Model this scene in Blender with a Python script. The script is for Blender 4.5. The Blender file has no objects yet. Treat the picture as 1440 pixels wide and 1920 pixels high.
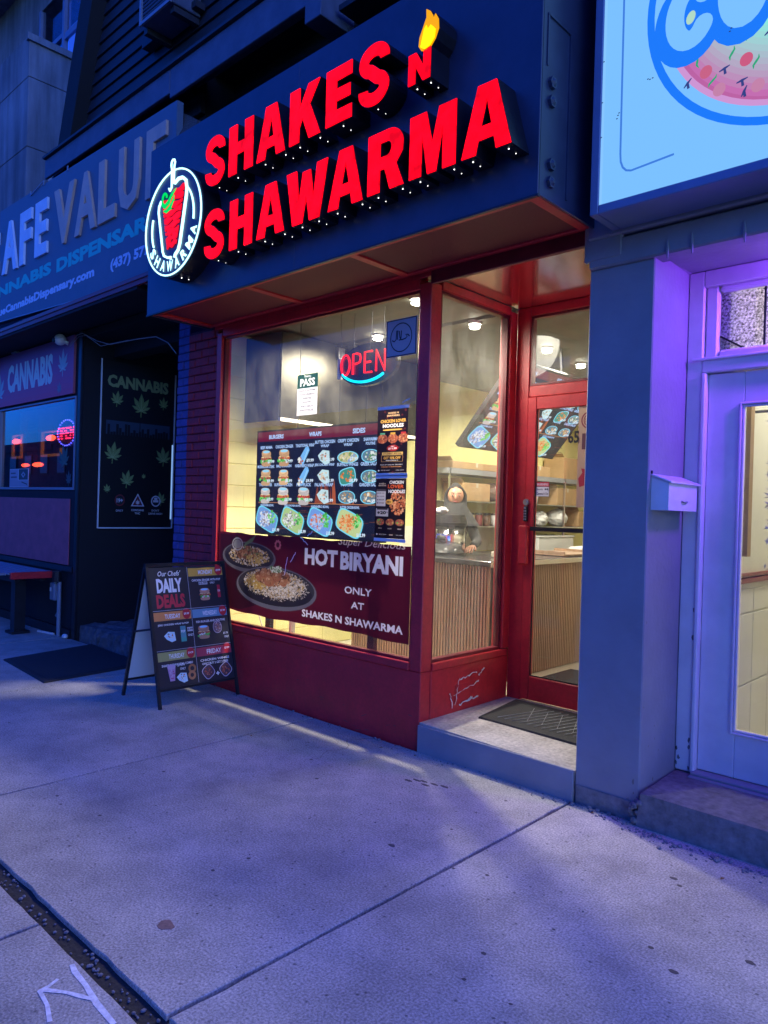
import bpy, bmesh, math, random
import numpy as np
from mathutils import Vector, Matrix
random.seed(7)
S = bpy.context.scene
COL = S.collection
R = math.radians

# ------------------------------------------------------------------ camera
cam_d = bpy.data.cameras.new('camera')
cam = bpy.data.objects.new('camera', cam_d)
COL.objects.link(cam)
YAW, PITCH, ROLL = 0.756759, -0.0040773, 0.0294148
fw = Vector((-math.sin(YAW)*math.cos(PITCH), math.cos(YAW)*math.cos(PITCH), math.sin(PITCH)))
r0 = Vector((math.cos(YAW), math.sin(YAW), 0)); u0 = r0.cross(fw)
rr = math.cos(ROLL)*r0 + math.sin(ROLL)*u0; uu = -math.sin(ROLL)*r0 + math.cos(ROLL)*u0
M = Matrix(((rr.x, uu.x, -fw.x, 3.06774), (rr.y, uu.y, -fw.y, -3.63941), (rr.z, uu.z, -fw.z, 1.55), (0, 0, 0, 1)))
cam.matrix_world = M
cam_d.sensor_fit = 'VERTICAL'
cam_d.sensor_height = 24.0
cam_d.lens = 1386.26/1920*24.0
cam_d.clip_start = 0.05
cam_d.clip_end = 500
S.camera = cam

# ------------------------------------------------------------------ sky (blue hour) and sun
W = bpy.data.worlds.new('World'); S.world = W; W.use_nodes = True
nt = W.node_tree; nt.nodes.clear()
o_ = nt.nodes.new('ShaderNodeOutputWorld'); bg = nt.nodes.new('ShaderNodeBackground')
sky = nt.nodes.new('ShaderNodeTexSky'); sky.sky_type = 'NISHITA'; sky.sun_disc = False
sky.sun_elevation = R(3.0); sky.sun_rotation = R(115); sky.altitude = 0; sky.ozone_density = 5.0
tint = nt.nodes.new('ShaderNodeMix'); tint.data_type = 'RGBA'; tint.blend_type = 'MULTIPLY'
tint.inputs[0].default_value = 1.0
tint.inputs[7].default_value = (0.085, 0.36, 1.2, 1)     # tungsten white balance of a phone at dusk
nt.links.new(sky.outputs[0], tint.inputs[6]); nt.links.new(tint.outputs[2], bg.inputs[0])
nt.links.new(bg.outputs[0], o_.inputs[0])
bg.inputs[1].default_value = 1.08
sun_d = bpy.data.lights.new('sun', 'SUN'); sun = bpy.data.objects.new('sun', sun_d); COL.objects.link(sun)
sun_d.energy = 0.30; sun_d.angle = R(50); sun_d.color = (1.0, 0.74, 0.86)
sun.rotation_euler = Vector((.904, -.421, .10)).to_track_quat('Z', 'Y').to_euler()

S.view_settings.view_transform = 'Standard'; S.view_settings.look = 'None'
S.view_settings.gamma = 1; S.view_settings.exposure = 0.0; S.view_settings.use_curve_mapping = False
S.render.engine = 'CYCLES'
S.cycles.max_bounces = 6; S.cycles.transparent_max_bounces = 12; S.cycles.sample_clamp_indirect = 4
S.cycles.caustics_reflective = False; S.cycles.caustics_refractive = False
S.cycles.use_denoising = True

# ------------------------------------------------------------------ materials
def srgb(r, g, b):
    f = lambda c: (c/255)/12.92 if c/255 <= 0.04045 else ((c/255+0.055)/1.055)**2.4
    return (f(r), f(g), f(b))
MT = {}
def mat(name, col, rough=0.6, metal=0.0, nscale=0, namt=0.25, bump=0.0, bscale=60, emis=None, es=0, spec=0.5, streak=False, coat=0, detail=6, big=None):
    m = bpy.data.materials.new(name); m.use_nodes = True; MT[name] = m
    n = m.node_tree; p = n.nodes['Principled BSDF']
    p.inputs['Base Color'].default_value = (*col, 1); p.inputs['Roughness'].default_value = rough
    p.inputs['Metallic'].default_value = metal; p.inputs['Specular IOR Level'].default_value = spec
    if coat: p.inputs['Coat Weight'].default_value = coat; p.inputs['Coat Roughness'].default_value = 0.12
    tc = n.nodes.new('ShaderNodeNewGeometry')
    src = tc.outputs['Position']
    if streak:
        mp = n.nodes.new('ShaderNodeMapping'); mp.inputs['Scale'].default_value = (1, 1, 0.12)
        n.links.new(src, mp.inputs[0]); src = mp.outputs[0]
    if nscale:
        nz = n.nodes.new('ShaderNodeTexNoise'); nz.inputs['Scale'].default_value = nscale
        nz.inputs['Detail'].default_value = detail; nz.inputs['Roughness'].default_value = 0.62
        n.links.new(src, nz.inputs['Vector'])
        mr = n.nodes.new('ShaderNodeMapRange'); mr.inputs[1].default_value = 0.3; mr.inputs[2].default_value = 0.7
        mr.inputs[3].default_value = 1-namt; mr.inputs[4].default_value = 1+namt
        n.links.new(nz.outputs[0], mr.inputs[0])
        fac = mr.outputs[0]
        if big:
            nb = n.nodes.new('ShaderNodeTexNoise'); nb.inputs['Scale'].default_value = big[0]; nb.inputs['Detail'].default_value = 5
            n.links.new(tc.outputs['Position'], nb.inputs['Vector'])
            mb = n.nodes.new('ShaderNodeMapRange'); mb.inputs[1].default_value = 0.3; mb.inputs[2].default_value = 0.7
            mb.inputs[3].default_value = 1-big[1]; mb.inputs[4].default_value = 1+big[1]
            n.links.new(nb.outputs[0], mb.inputs[0])
            mu = n.nodes.new('ShaderNodeMath'); mu.operation = 'MULTIPLY'
            n.links.new(fac, mu.inputs[0]); n.links.new(mb.outputs[0], mu.inputs[1]); fac = mu.outputs[0]
        sc = n.nodes.new('ShaderNodeVectorMath'); sc.operation = 'SCALE'; sc.inputs[0].default_value = col
        n.links.new(fac, sc.inputs['Scale']); n.links.new(sc.outputs[0], p.inputs['Base Color'])
        rm = n.nodes.new('ShaderNodeMapRange'); rm.inputs[3].default_value = max(0.02, rough-0.12); rm.inputs[4].default_value = min(1, rough+0.12)
        n.links.new(nz.outputs[0], rm.inputs[0]); n.links.new(rm.outputs[0], p.inputs['Roughness'])
    if bump:
        bz = n.nodes.new('ShaderNodeTexNoise'); bz.inputs['Scale'].default_value = bscale; bz.inputs['Detail'].default_value = 8
        n.links.new(tc.outputs['Position'], bz.inputs['Vector'])
        bn = n.nodes.new('ShaderNodeBump'); bn.inputs['Strength'].default_value = bump; bn.inputs['Distance'].default_value = 0.01
        n.links.new(bz.outputs[0], bn.inputs['Height']); n.links.new(bn.outputs[0], p.inputs['Normal'])
    if emis:
        p.inputs['Emission Color'].default_value = (*emis, 1); p.inputs['Emission Strength'].default_value = es
    return m

def print_mat(name, es=0.0, rough=0.5, scale=1.0):
    m = bpy.data.materials.new(name); m.use_nodes = True; MT[name] = m
    n = m.node_tree; p = n.nodes['Principled BSDF']
    a = n.nodes.new('ShaderNodeAttribute'); a.attribute_name = 'Col'
    p.inputs['Roughness'].default_value = rough
    if es:
        p.inputs['Base Color'].default_value = (0.01, 0.01, 0.01, 1)
        n.links.new(a.outputs[0], p.inputs['Emission Color']); p.inputs['Emission Strength'].default_value = es
    else:
        n.links.new(a.outputs[0], p.inputs['Base Color'])
    return m

def glass_mat(name, tint=(0.92, 0.94, 0.94), dirt=0.0, refl=1.0, rough=0.0, dirtcol=(0.5, 0.5, 0.48), dscale=6):
    m = bpy.data.materials.new(name); m.use_nodes = True; MT[name] = m
    n = m.node_tree; n.nodes.clear()
    out = n.nodes.new('ShaderNodeOutputMaterial')
    tr = n.nodes.new('ShaderNodeBsdfTransparent'); tr.inputs[0].default_value = (*tint, 1)
    gl = n.nodes.new('ShaderNodeBsdfGlossy')
    gl.inputs['Roughness'].default_value = rough
    ge = n.nodes.new('ShaderNodeNewGeometry'); dt = n.nodes.new('ShaderNodeVectorMath'); dt.operation = 'DOT_PRODUCT'
    n.links.new(ge.outputs['Incoming'], dt.inputs[0]); n.links.new(ge.outputs['Normal'], dt.inputs[1])
    def mth(op, x, y):
        q = n.nodes.new('ShaderNodeMath'); q.operation = op
        for i_, v_ in enumerate((x, y)):
            if v_ is None: continue
            if isinstance(v_, (int, float)): q.inputs[i_].default_value = v_
            else: n.links.new(v_, q.inputs[i_])
        return q.outputs[0]
    ca = mth('ABSOLUTE', dt.outputs['Value'], None); om = mth('SUBTRACT', 1.0, ca); pw = mth('POWER', om, 5.0)
    mf_ = mth('MULTIPLY_ADD', pw, 0.96*refl)
    mf_.node.inputs[2].default_value = 0.04*refl; mf_.node.use_clamp = True
    class _o: pass
    mf = _o(); mf.outputs = [mf_]
    mx = n.nodes.new('ShaderNodeMixShader')
    n.links.new(mf.outputs[0], mx.inputs[0]); n.links.new(tr.outputs[0], mx.inputs[1]); n.links.new(gl.outputs[0], mx.inputs[2])
    last = mx.outputs[0]
    if dirt:
        g = n.nodes.new('ShaderNodeNewGeometry')
        nz = n.nodes.new('ShaderNodeTexNoise'); nz.inputs['Scale'].default_value = dscale; nz.inputs['Detail'].default_value = 10
        nz.inputs['Roughness'].default_value = 0.7
        mp = n.nodes.new('ShaderNodeMapping'); mp.inputs['Scale'].default_value = (1, 1, 0.45)
        n.links.new(g.outputs['Position'], mp.inputs[0]); n.links.new(mp.outputs[0], nz.inputs['Vector'])
        mr = n.nodes.new('ShaderNodeMapRange'); mr.inputs[1].default_value = 0.38; mr.inputs[2].default_value = 0.75
        mr.inputs[3].default_value = dirt*0.25; mr.inputs[4].default_value = dirt*1.6
        n.links.new(nz.outputs[0], mr.inputs[0])
        df = n.nodes.new('ShaderNodeBsdfDiffuse'); df.inputs[0].default_value = (*dirtcol, 1)
        tl = n.nodes.new('ShaderNodeBsdfTranslucent'); tl.inputs[0].default_value = (*dirtcol, 1)
        ad = n.nodes.new('ShaderNodeMixShader'); ad.inputs[0].default_value = 0.6
        n.links.new(df.outputs[0], ad.inputs[1]); n.links.new(tl.outputs[0], ad.inputs[2])
        m2 = n.nodes.new('ShaderNodeMixShader'); n.links.new(mr.outputs[0], m2.inputs[0])
        n.links.new(last, m2.inputs[1]); n.links.new(ad.outputs[0], m2.inputs[2]); last = m2.outputs[0]
    n.links.new(last, out.inputs[0])
    return m

def emit(name, col, s):
    m = bpy.data.materials.new(name); m.use_nodes = True; MT[name] = m
    n = m.node_tree; p = n.nodes['Principled BSDF']
    p.inputs['Base Color'].default_value = (*[c*0.3 for c in col], 1)
    p.inputs['Emission Color'].default_value = (*col, 1); p.inputs['Emission Strength'].default_value = s
    p.inputs['Roughness'].default_value = 0.6; p.inputs['Specular IOR Level'].default_value = 0.12
    return m

def concrete_mat(name, col):
    m = mat(name, col, 0.88, nscale=112, namt=0.52, bump=0.35, bscale=110, detail=4, big=(1.1, 0.20)); n = m.node_tree; p = n.nodes['Principled BSDF']
    src = p.inputs['Base Color'].links[0].from_socket; g = n.nodes.new('ShaderNodeNewGeometry')
    def layer(src, tex, lo, hi, a, b, sock=0):
        mr = n.nodes.new('ShaderNodeMapRange'); mr.inputs[1].default_value = lo; mr.inputs[2].default_value = hi; mr.inputs[3].default_value = a; mr.inputs[4].default_value = b
        n.links.new(tex.outputs[sock], mr.inputs[0]); sc = n.nodes.new('ShaderNodeVectorMath'); sc.operation = 'SCALE'; n.links.new(src, sc.inputs[0]); n.links.new(mr.outputs[0], sc.inputs['Scale']); return sc.outputs[0]
    v = n.nodes.new('ShaderNodeTexVoronoi'); v.inputs['Scale'].default_value = 17; v.inputs['Randomness'].default_value = 1; n.links.new(g.outputs[0], v.inputs['Vector'])
    src = layer(src, v, .05, .13, .38, 1.0)            # small dark pits and specks
    v2 = n.nodes.new('ShaderNodeTexVoronoi'); v2.inputs['Scale'].default_value = 75; n.links.new(g.outputs[0], v2.inputs['Vector'])
    src = layer(src, v2, .08, .20, 1.30, 1.0)          # light aggregate
    st = n.nodes.new('ShaderNodeTexNoise'); st.inputs['Scale'].default_value = 3.2; st.inputs['Detail'].default_value = 9; st.inputs['Roughness'].default_value = .7; n.links.new(g.outputs[0], st.inputs['Vector'])
    src = layer(src, st, .40, .62, .78, 1.06)          # worn stains
    w_ = n.nodes.new('ShaderNodeTexWave'); w_.inputs['Scale'].default_value = 24; w_.inputs['Distortion'].default_value = 5; w_.inputs['Detail'].default_value = 3; w_.inputs['Detail Scale'].default_value = 2; n.links.new(g.outputs[0], w_.inputs['Vector'])
    src = layer(src, w_, 0, 1, .95, 1.04, 1)           # broom marks
    n.links.new(src, p.inputs['Base Color'])
concrete_mat('concrete', (0.47, 0.435, 0.375))
mat('joint_dirt', (0.026, 0.024, 0.022), 0.95, nscale=60, namt=0.6, bump=0.6, bscale=50)
mat('asphalt', (0.05, 0.05, 0.052), 0.9, nscale=120, namt=0.4, bump=0.3)
mat('red_paint', (0.57, 0.026, 0.034), 0.38, nscale=5, namt=0.16, bump=0.10, bscale=22, big=(40, 0.06))
mat('red_gloss', (0.45, 0.022, 0.035), 0.13, nscale=4, namt=0.1, spec=0.8, coat=1.0, bump=0.02, bscale=8)
mat('dark_red', (0.17, 0.010, 0.020), 0.45, nscale=8, namt=0.25, bump=0.1)
mat('mesh_red', (0.17, 0.010, 0.020), 0.6, nscale=240, namt=0.6, bump=0.5, bscale=200)
mat('red_brick', (0.36, 0.02, 0.03), 0.7, nscale=9, namt=0.3, bump=0.5, bscale=45)
mat('red_mortar', (0.17, 0.012, 0.018), 0.8, nscale=20, namt=0.3)
mat('blue_brick', (0.07, 0.065, 0.22), 0.7, nscale=9, namt=0.3, bump=0.5, bscale=45)
mat('blue_mortar', (0.03, 0.03, 0.09), 0.8)
mat('navy_panel', (0.034, 0.044, 0.085), 0.36, nscale=2.2, namt=0.22, big=(14, 0.08), bump=0.02, bscale=5)
mat('black_metal', (0.012, 0.012, 0.016), 0.4, nscale=8, namt=0.3)
mat('black_matte', (0.008, 0.008, 0.011), 0.8, nscale=6, namt=0.3, bump=0.1)
mat('letter_side', (0.010, 0.009, 0.012), 0.42, nscale=12, namt=0.3)
mat('steel', (0.55, 0.55, 0.55), 0.3, metal=1.0, nscale=5, namt=0.12, streak=True)
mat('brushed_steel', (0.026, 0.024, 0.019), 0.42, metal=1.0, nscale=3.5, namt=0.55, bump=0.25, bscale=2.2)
mat('chrome', (0.8, 0.8, 0.8), 0.15, metal=1.0)
mat('yellow_wall', (0.84, 0.78, 0.34), 0.6, nscale=2.5, namt=0.06, bump=0.05)
mat('cream_wall', (0.80, 0.76, 0.60), 0.6, nscale=2.5, namt=0.05)
mat('ceiling_grey', (0.13, 0.125, 0.105), 0.7, nscale=3, namt=0.25, bump=0.2, bscale=10)
mat('floor_tile', (0.62, 0.58, 0.46), 0.4, nscale=4, namt=0.1)
mat('wood_slat', (0.36, 0.24, 0.155), 0.5, nscale=14, namt=0.25, streak=True)
mat('slat_gap', (0.03, 0.02, 0.015), 0.8)
mat('counter_top', (0.07, 0.07, 0.075), 0.14, nscale=30, namt=0.3)
mat('counter_edge', (0.55, 0.5, 0.38), 0.5)
mat('cardboard', (0.42, 0.27, 0.13), 0.8, nscale=8, namt=0.12)
mat('white_plastic', (0.72, 0.72, 0.70), 0.35)
mat('white_paper', (0.78, 0.78, 0.76), 0.7)
mat('black_plastic', (0.015, 0.015, 0.017), 0.35)
mat('grey_plastic', (0.25, 0.26, 0.28), 0.4)
mat('rubber_mat', (0.022, 0.022, 0.024), 0.85, nscale=120, namt=0.5, bump=0.5, bscale=90)
mat('grey_paint', (0.25, 0.26, 0.285), 0.62, nscale=3, namt=0.12, bump=0.22, bscale=30, big=(0.8, 0.1))
mat('white_paint', (0.74, 0.72, 0.74), 0.42, nscale=6, namt=0.07, bump=0.08, bscale=14)
mat('dirty_concrete', (0.20, 0.19, 0.185), 0.9, nscale=22, namt=0.35, bump=0.6, bscale=35, big=(3, 0.2))
mat('step_concrete', (0.44, 0.40, 0.36), 0.85, nscale=45, namt=0.3, bump=0.5, bscale=40, big=(4, 0.22))
mat('stone_step', (0.12, 0.12, 0.125), 0.9, nscale=14, namt=0.5, bump=1.0, bscale=20)
mat('aged_concrete', (0.20, 0.20, 0.22), 0.9, nscale=5, namt=0.4, bump=0.5, bscale=18, big=(0.9, 0.3), streak=True)
mat('siding', (0.022, 0.024, 0.034), 0.6, nscale=10, namt=0.3, bump=0.15)
mat('fascia_paint', (0.085, 0.105, 0.16), 0.6, nscale=6, namt=0.25, bump=0.15)
mat('shingle', (0.07, 0.07, 0.07), 0.9, nscale=120, namt=0.8, bump=0.8, bscale=120)
mat('cafe_sign_blue', (0.10, 0.15, 0.205), 0.55, nscale=4, namt=0.12, bump=0.1, bscale=6)
mat('pink_board', (0.40, 0.10, 0.14), 0.7, nscale=6, namt=0.2)
mat('plum_frame', (0.20, 0.24, 0.30), 0.4)
mat('skin', (0.48, 0.24, 0.15), 0.5)
mat('lip', (0.36, 0.09, 0.08), 0.4)
mat('hijab', (0.012, 0.012, 0.014), 0.85, nscale=30, namt=0.3)
mat('eye_dark', (0.02, 0.015, 0.012), 0.3)
mat('eye_white', (0.40, 0.30, 0.26), 0.3)
mat('orange_leaf', (0.25, 0.12, 0.04), 0.8)
mat('pebble', (0.20, 0.20, 0.21), 0.85, nscale=40, namt=0.4)
mat('chalk', (0.82, 0.82, 0.84), 0.9, nscale=40, namt=0.3)
mat('gum', (0.10, 0.085, 0.075), 0.8)
mat('rust_stain', (0.25, 0.15, 0.12), 0.85, nscale=60, namt=0.3)
mat('box_frame', (0.16, 0.22, 0.36), 0.35, nscale=5, namt=0.1)
mat('red_trim', (0.20, 0.018, 0.022), 0.4)
mat('bag_brown', (0.16, 0.10, 0.07), 0.3, nscale=30, namt=0.6, bump=0.9, bscale=30)
mat('yellow_frame', (0.60, 0.25, 0.01), 0.4, emis=(1.0, 0.32, 0.01), es=0.55)  # emission imitates a yellow signal housing reflected in the glass
mat('far_wall', (0.08, 0.07, 0.07), 0.9, nscale=1.5, namt=0.3)
print_mat('print'); print_mat('screen_print', es=1.15); print_mat('screen_print_dim', es=1.2)
print_mat('sign_box_print', es=1.0); print_mat('print_backlit', es=0.35)
glass_mat('window_glass', dirt=0.03, refl=0.65)
glass_mat('dirty_glass', dirt=0.065, dscale=5)
glass_mat('door_glass', dirt=0.03)
glass_mat('dark_glass', tint=(0.55, 0.55, 0.58), refl=2.6)
glass_mat('film', tint=(0.85, 0.87, 0.9), dirt=0.25, dscale=30)
emit('red_letter', (1.0, 0.0006, 0.006), 2.3)
m_ = MT['red_letter']; n_ = m_.node_tree; g_ = n_.nodes.new('ShaderNodeNewGeometry'); z_ = n_.nodes.new('ShaderNodeTexNoise'); z_.inputs['Scale'].default_value = 14; r_ = n_.nodes.new('ShaderNodeMapRange')
r_.inputs[1].default_value = .3; r_.inputs[2].default_value = .7; r_.inputs[3].default_value = 0.80; r_.inputs[4].default_value = 2.6
n_.links.new(g_.outputs[0], z_.inputs['Vector']); n_.links.new(z_.outputs[0], r_.inputs[0]); n_.links.new(r_.outputs[0], n_.nodes['Principled BSDF'].inputs['Emission Strength'])
emit('neon_white', (0.50, 0.95, 1.0), 2.1)
emit('neon_thin', (0.62, 1.0, 1.0), 1.3)
emit('logo_red', (1.0, 0.004, 0.02), 1.0)
emit('logo_green', (0.0, 0.85, 0.12), 0.9)
emit('flame_orange', (1.0, 0.42, 0.0), 0.95)
emit('flame_yellow', (1.0, 0.95, 0.0), 1.05)
emit('neon_red', (1.0, 0.010, 0.012), 1.9)
emit('neon_red_dim', (0.55, 0.02, 0.02), 0.9)
emit('neon_cyan', (0.0, 0.75, 1.0), 1.8)
emit('led_white', (1, 1, 1), 3.5)
emit('led_blue', (0.10, 0.10, 1), 14.0)
emit('led_red', (1, 0.02, 0.08), 12.0)
emit('lamp_white', (1.0, 0.93, 0.74), 45)
emit('red_lamp', (1.0, 0.06, 0.02), 22)  # glow imitates traffic and tail lights reflected in the glass
emit('purple_led', (0.30, 0.05, 1.0), 3)
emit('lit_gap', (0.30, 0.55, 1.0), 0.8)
emit('upper_window_glow', (0.02, 0.10, 0.75), 0.8)

# ------------------------------------------------------------------ object helpers
def link(o): COL.objects.link(o); return o
def org(o): return Vector(o['_o']) if (o is not None and '_o' in o.keys()) else Vector((0, 0, 0))
ALL = []
def thing(name, label, cat, loc=(0, 0, 0), group=None):
    o = bpy.data.objects.new(name, None); link(o); o.location = loc; o['_o'] = list(loc); o.empty_display_size = 0.1
    o['label'] = label; o['category'] = cat
    if group: o['group'] = group
    ALL.append(o); return o
def tag(o, label, cat, group=None):
    o['label'] = label; o['category'] = cat
    if group: o['group'] = group
    return o
def struct(o): o['kind'] = 'structure'; return o
def stuff(o): o['kind'] = 'stuff'; return o

class MB:
    def __init__(s): s.v = []; s.f = []; s.c = None
    def add(s, vs, fs):
        b = len(s.v); s.v += [Vector(x) for x in vs]; s.f += [tuple(i+b for i in f) for f in fs]; return s
    def box(s, x0, x1, y0, y1, z0, z1, bev=0.0):
        if bev:
            b = bev; X = (x0, x0+b, x1-b, x1); Y = (y0, y0+b, y1-b, y1); Z = (z0, z0+b, z1-b, z1)
            bm = bmesh.new(); bmesh.ops.create_cube(bm, size=1)
            for v in bm.verts: v.co = Vector(((x0+x1)/2+v.co.x*(x1-x0), (y0+y1)/2+v.co.y*(y1-y0), (z0+z1)/2+v.co.z*(z1-z0)))
            bmesh.ops.bevel(bm, geom=list(bm.edges), offset=b, segments=1, affect='EDGES')
            bm.verts.index_update(); s.add([v.co.copy() for v in bm.verts], [[v.index for v in f.verts] for f in bm.faces]); bm.free(); return s
        v = [(x, y, z) for x in (x0, x1) for y in (y0, y1) for z in (z0, z1)]
        return s.add(v, [(0, 1, 3, 2), (4, 6, 7, 5), (0, 4, 5, 1), (2, 3, 7, 6), (0, 2, 6, 4), (1, 5, 7, 3)])
    def hexa(s, p):  # 8 points: bottom 4 ccw then top 4
        return s.add(p, [(3, 2, 1, 0), (4, 5, 6, 7), (0, 1, 5, 4), (1, 2, 6, 5), (2, 3, 7, 6), (3, 0, 4, 7)])
    def bar(s, a, b, w, h=None, up=(0, 0, 1)):
        a = Vector(a); b = Vector(b); h = h or w; d = (b-a).normalized(); up = Vector(up)
        if abs(d.dot(up)) > 0.98: up = Vector((0, 1, 0))
        x = d.cross(up).normalized(); y = x.cross(d).normalized()
        q = lambda p: [p-x*w/2-y*h/2, p+x*w/2-y*h/2, p+x*w/2+y*h/2, p-x*w/2+y*h/2]
        return s.add(q(a)+q(b), [(0, 1, 2, 3), (7, 6, 5, 4), (0, 4, 5, 1), (1, 5, 6, 2), (2, 6, 7, 3), (3, 7, 4, 0)])
    def tube(s, pts, r, n=8, closed=False, caps=True):
        pts = [Vector(p) for p in pts]; N = len(pts); rs = r if isinstance(r, (list, tuple)) else [r]*N
        prev = None; rings = []
        for i, p in enumerate(pts):
            if closed: d = (pts[(i+1) % N]-pts[i-1])
            else: d = pts[min(i+1, N-1)]-pts[max(i-1, 0)]
            d.normalize()
            if prev is None:
                up = Vector((0, 0, 1)) if abs(d.z) < 0.9 else Vector((0, 1, 0))
                x = d.cross(up).normalized()
            else:
                x = prev-d*prev.dot(d)
                if x.length < .25: x = d.cross(Vector((0, 1, 0)) if abs(d.y) < .9 else Vector((0, 0, 1)))
                x.normalize()
            prev = x; y = d.cross(x)
            rings.append([p+(x*math.cos(2*math.pi*k/n)+y*math.sin(2*math.pi*k/n))*rs[i] for k in range(n)])
        b = len(s.v); s.v += [q for rg in rings for q in rg]
        for i in range(N if closed else N-1):
            j = (i+1) % N
            for k in range(n): s.f.append((b+i*n+k, b+i*n+(k+1) % n, b+j*n+(k+1) % n, b+j*n+k))
        if not closed and caps:
            s.f.append(tuple(b+k for k in reversed(range(n)))); s.f.append(tuple(b+(N-1)*n+k for k in range(n)))
        return s
    def cyl(s, c, r, h, n=16, axis='z', r2=None):
        a = {'x': Vector((1, 0, 0)), 'y': Vector((0, 1, 0)), 'z': Vector((0, 0, 1))}[axis]; c = Vector(c)
        return s.tube([c, c+a*h], [r, r if r2 is None else r2], n)
    def ball(s, c, r, sx=1, sy=1, sz=1, seg=12, rings=8):
        c = Vector(c); b = len(s.v); s.v.append(c+Vector((0, 0, r*sz)))
        for i in range(1, rings):
            t = math.pi*i/rings
            for k in range(seg):
                a = 2*math.pi*k/seg; s.v.append(c+Vector((r*sx*math.sin(t)*math.cos(a), r*sy*math.sin(t)*math.sin(a), r*sz*math.cos(t))))
        s.v.append(c+Vector((0, 0, -r*sz))); e = len(s.v)-1
        for k in range(seg): s.f.append((b, b+1+k, b+1+(k+1) % seg)); s.f.append((e, e-seg+(k+1) % seg, e-seg+k))
        for i in range(rings-2):
            for k in range(seg):
                a0 = b+1+i*seg; s.f.append((a0+k, a0+seg+k, a0+seg+(k+1) % seg, a0+(k+1) % seg))
        return s
    def quad(s, a, b, c, d): return s.add([a, b, c, d], [(0, 1, 2, 3)])
    def build(s, name, m, parent=None, smooth=False, origin=None):
        me = bpy.data.meshes.new(name)
        o0 = org(parent) if parent is not None else (Vector(origin) if origin else (sum(s.v, Vector())/max(1, len(s.v))))
        me.from_pydata([v-o0 for v in s.v], [], s.f); me.update()
        bm = bmesh.new(); bm.from_mesh(me); bmesh.ops.recalc_face_normals(bm, faces=bm.faces); bm.to_mesh(me); bm.free()
        if smooth: me.polygons.foreach_set('use_smooth', [True]*len(me.polygons))
        me.materials.append(MT[m] if isinstance(m, str) else m)
        ob = bpy.data.objects.new(name, me); link(ob)
        if parent is not None: ob.parent = parent; ob['_o'] = list(o0)
        else: ob.location = o0; ob['_o'] = list(o0)
        return ob

def box(name, m, x0, x1, y0, y1, z0, z1, parent=None, bev=0.0):
    return MB().box(x0, x1, y0, y1, z0, z1, bev).build(name, m, parent)

# 2D outline -> filled (optionally extruded) mesh data through a curve
def fill2d(loops, depth=0.0, bevel=0.0):
    cu = bpy.data.curves.new('tmp', 'CURVE'); cu.dimensions = '2D'; cu.fill_mode = 'BOTH' if depth else 'FRONT'
    cu.extrude = depth/2; cu.resolution_u = 1
    for lp in loops:
        sp = cu.splines.new('POLY'); sp.points.add(len(lp)-1); sp.use_cyclic_u = True
        for i, (x, y) in enumerate(lp): sp.points[i].co = (x, y, 0, 1)
    ob = bpy.data.objects.new('tmp', cu); link(ob)
    dg = bpy.context.evaluated_depsgraph_get(); me = bpy.data.meshes.new_from_object(ob.evaluated_get(dg))
    vs = [tuple(v.co) for v in me.vertices]; fs = [tuple(p.vertices) for p in me.polygons]
    bpy.data.objects.remove(ob); bpy.data.curves.remove(cu); bpy.data.meshes.remove(me)
    return vs, fs
TXT = {}
def text2d(body, bold=0.0):
    k = (body, bold)
    if k in TXT: return TXT[k]
    cu = bpy.data.curves.new('tmp', 'FONT'); cu.body = body; cu.size = 1; cu.offset = bold; cu.resolution_u = 2; cu.fill_mode = 'FRONT'
    ob = bpy.data.objects.new('tmp', cu); link(ob)
    dg = bpy.context.evaluated_depsgraph_get(); me = bpy.data.meshes.new_from_object(ob.evaluated_get(dg))
    vs = [(v.co.x, v.co.y) for v in me.vertices]; fs = [tuple(p.vertices) for p in me.polygons]
    bpy.data.objects.remove(ob); bpy.data.curves.remove(cu); bpy.data.meshes.remove(me)
    if not vs: vs = [(0, 0), (0.01, 0), (0, 0.01)]; fs = [(0, 1, 2)]
    x0 = min(v[0] for v in vs); x1 = max(v[0] for v in vs); y0 = min(v[1] for v in vs); y1 = max(v[1] for v in vs)
    vs = [((x-x0)/(x1-x0), (y-y0)/(y1-y0)) for x, y in vs]
    TXT[k] = (vs, fs, (x1-x0)/(y1-y0)); return TXT[k]

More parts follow.
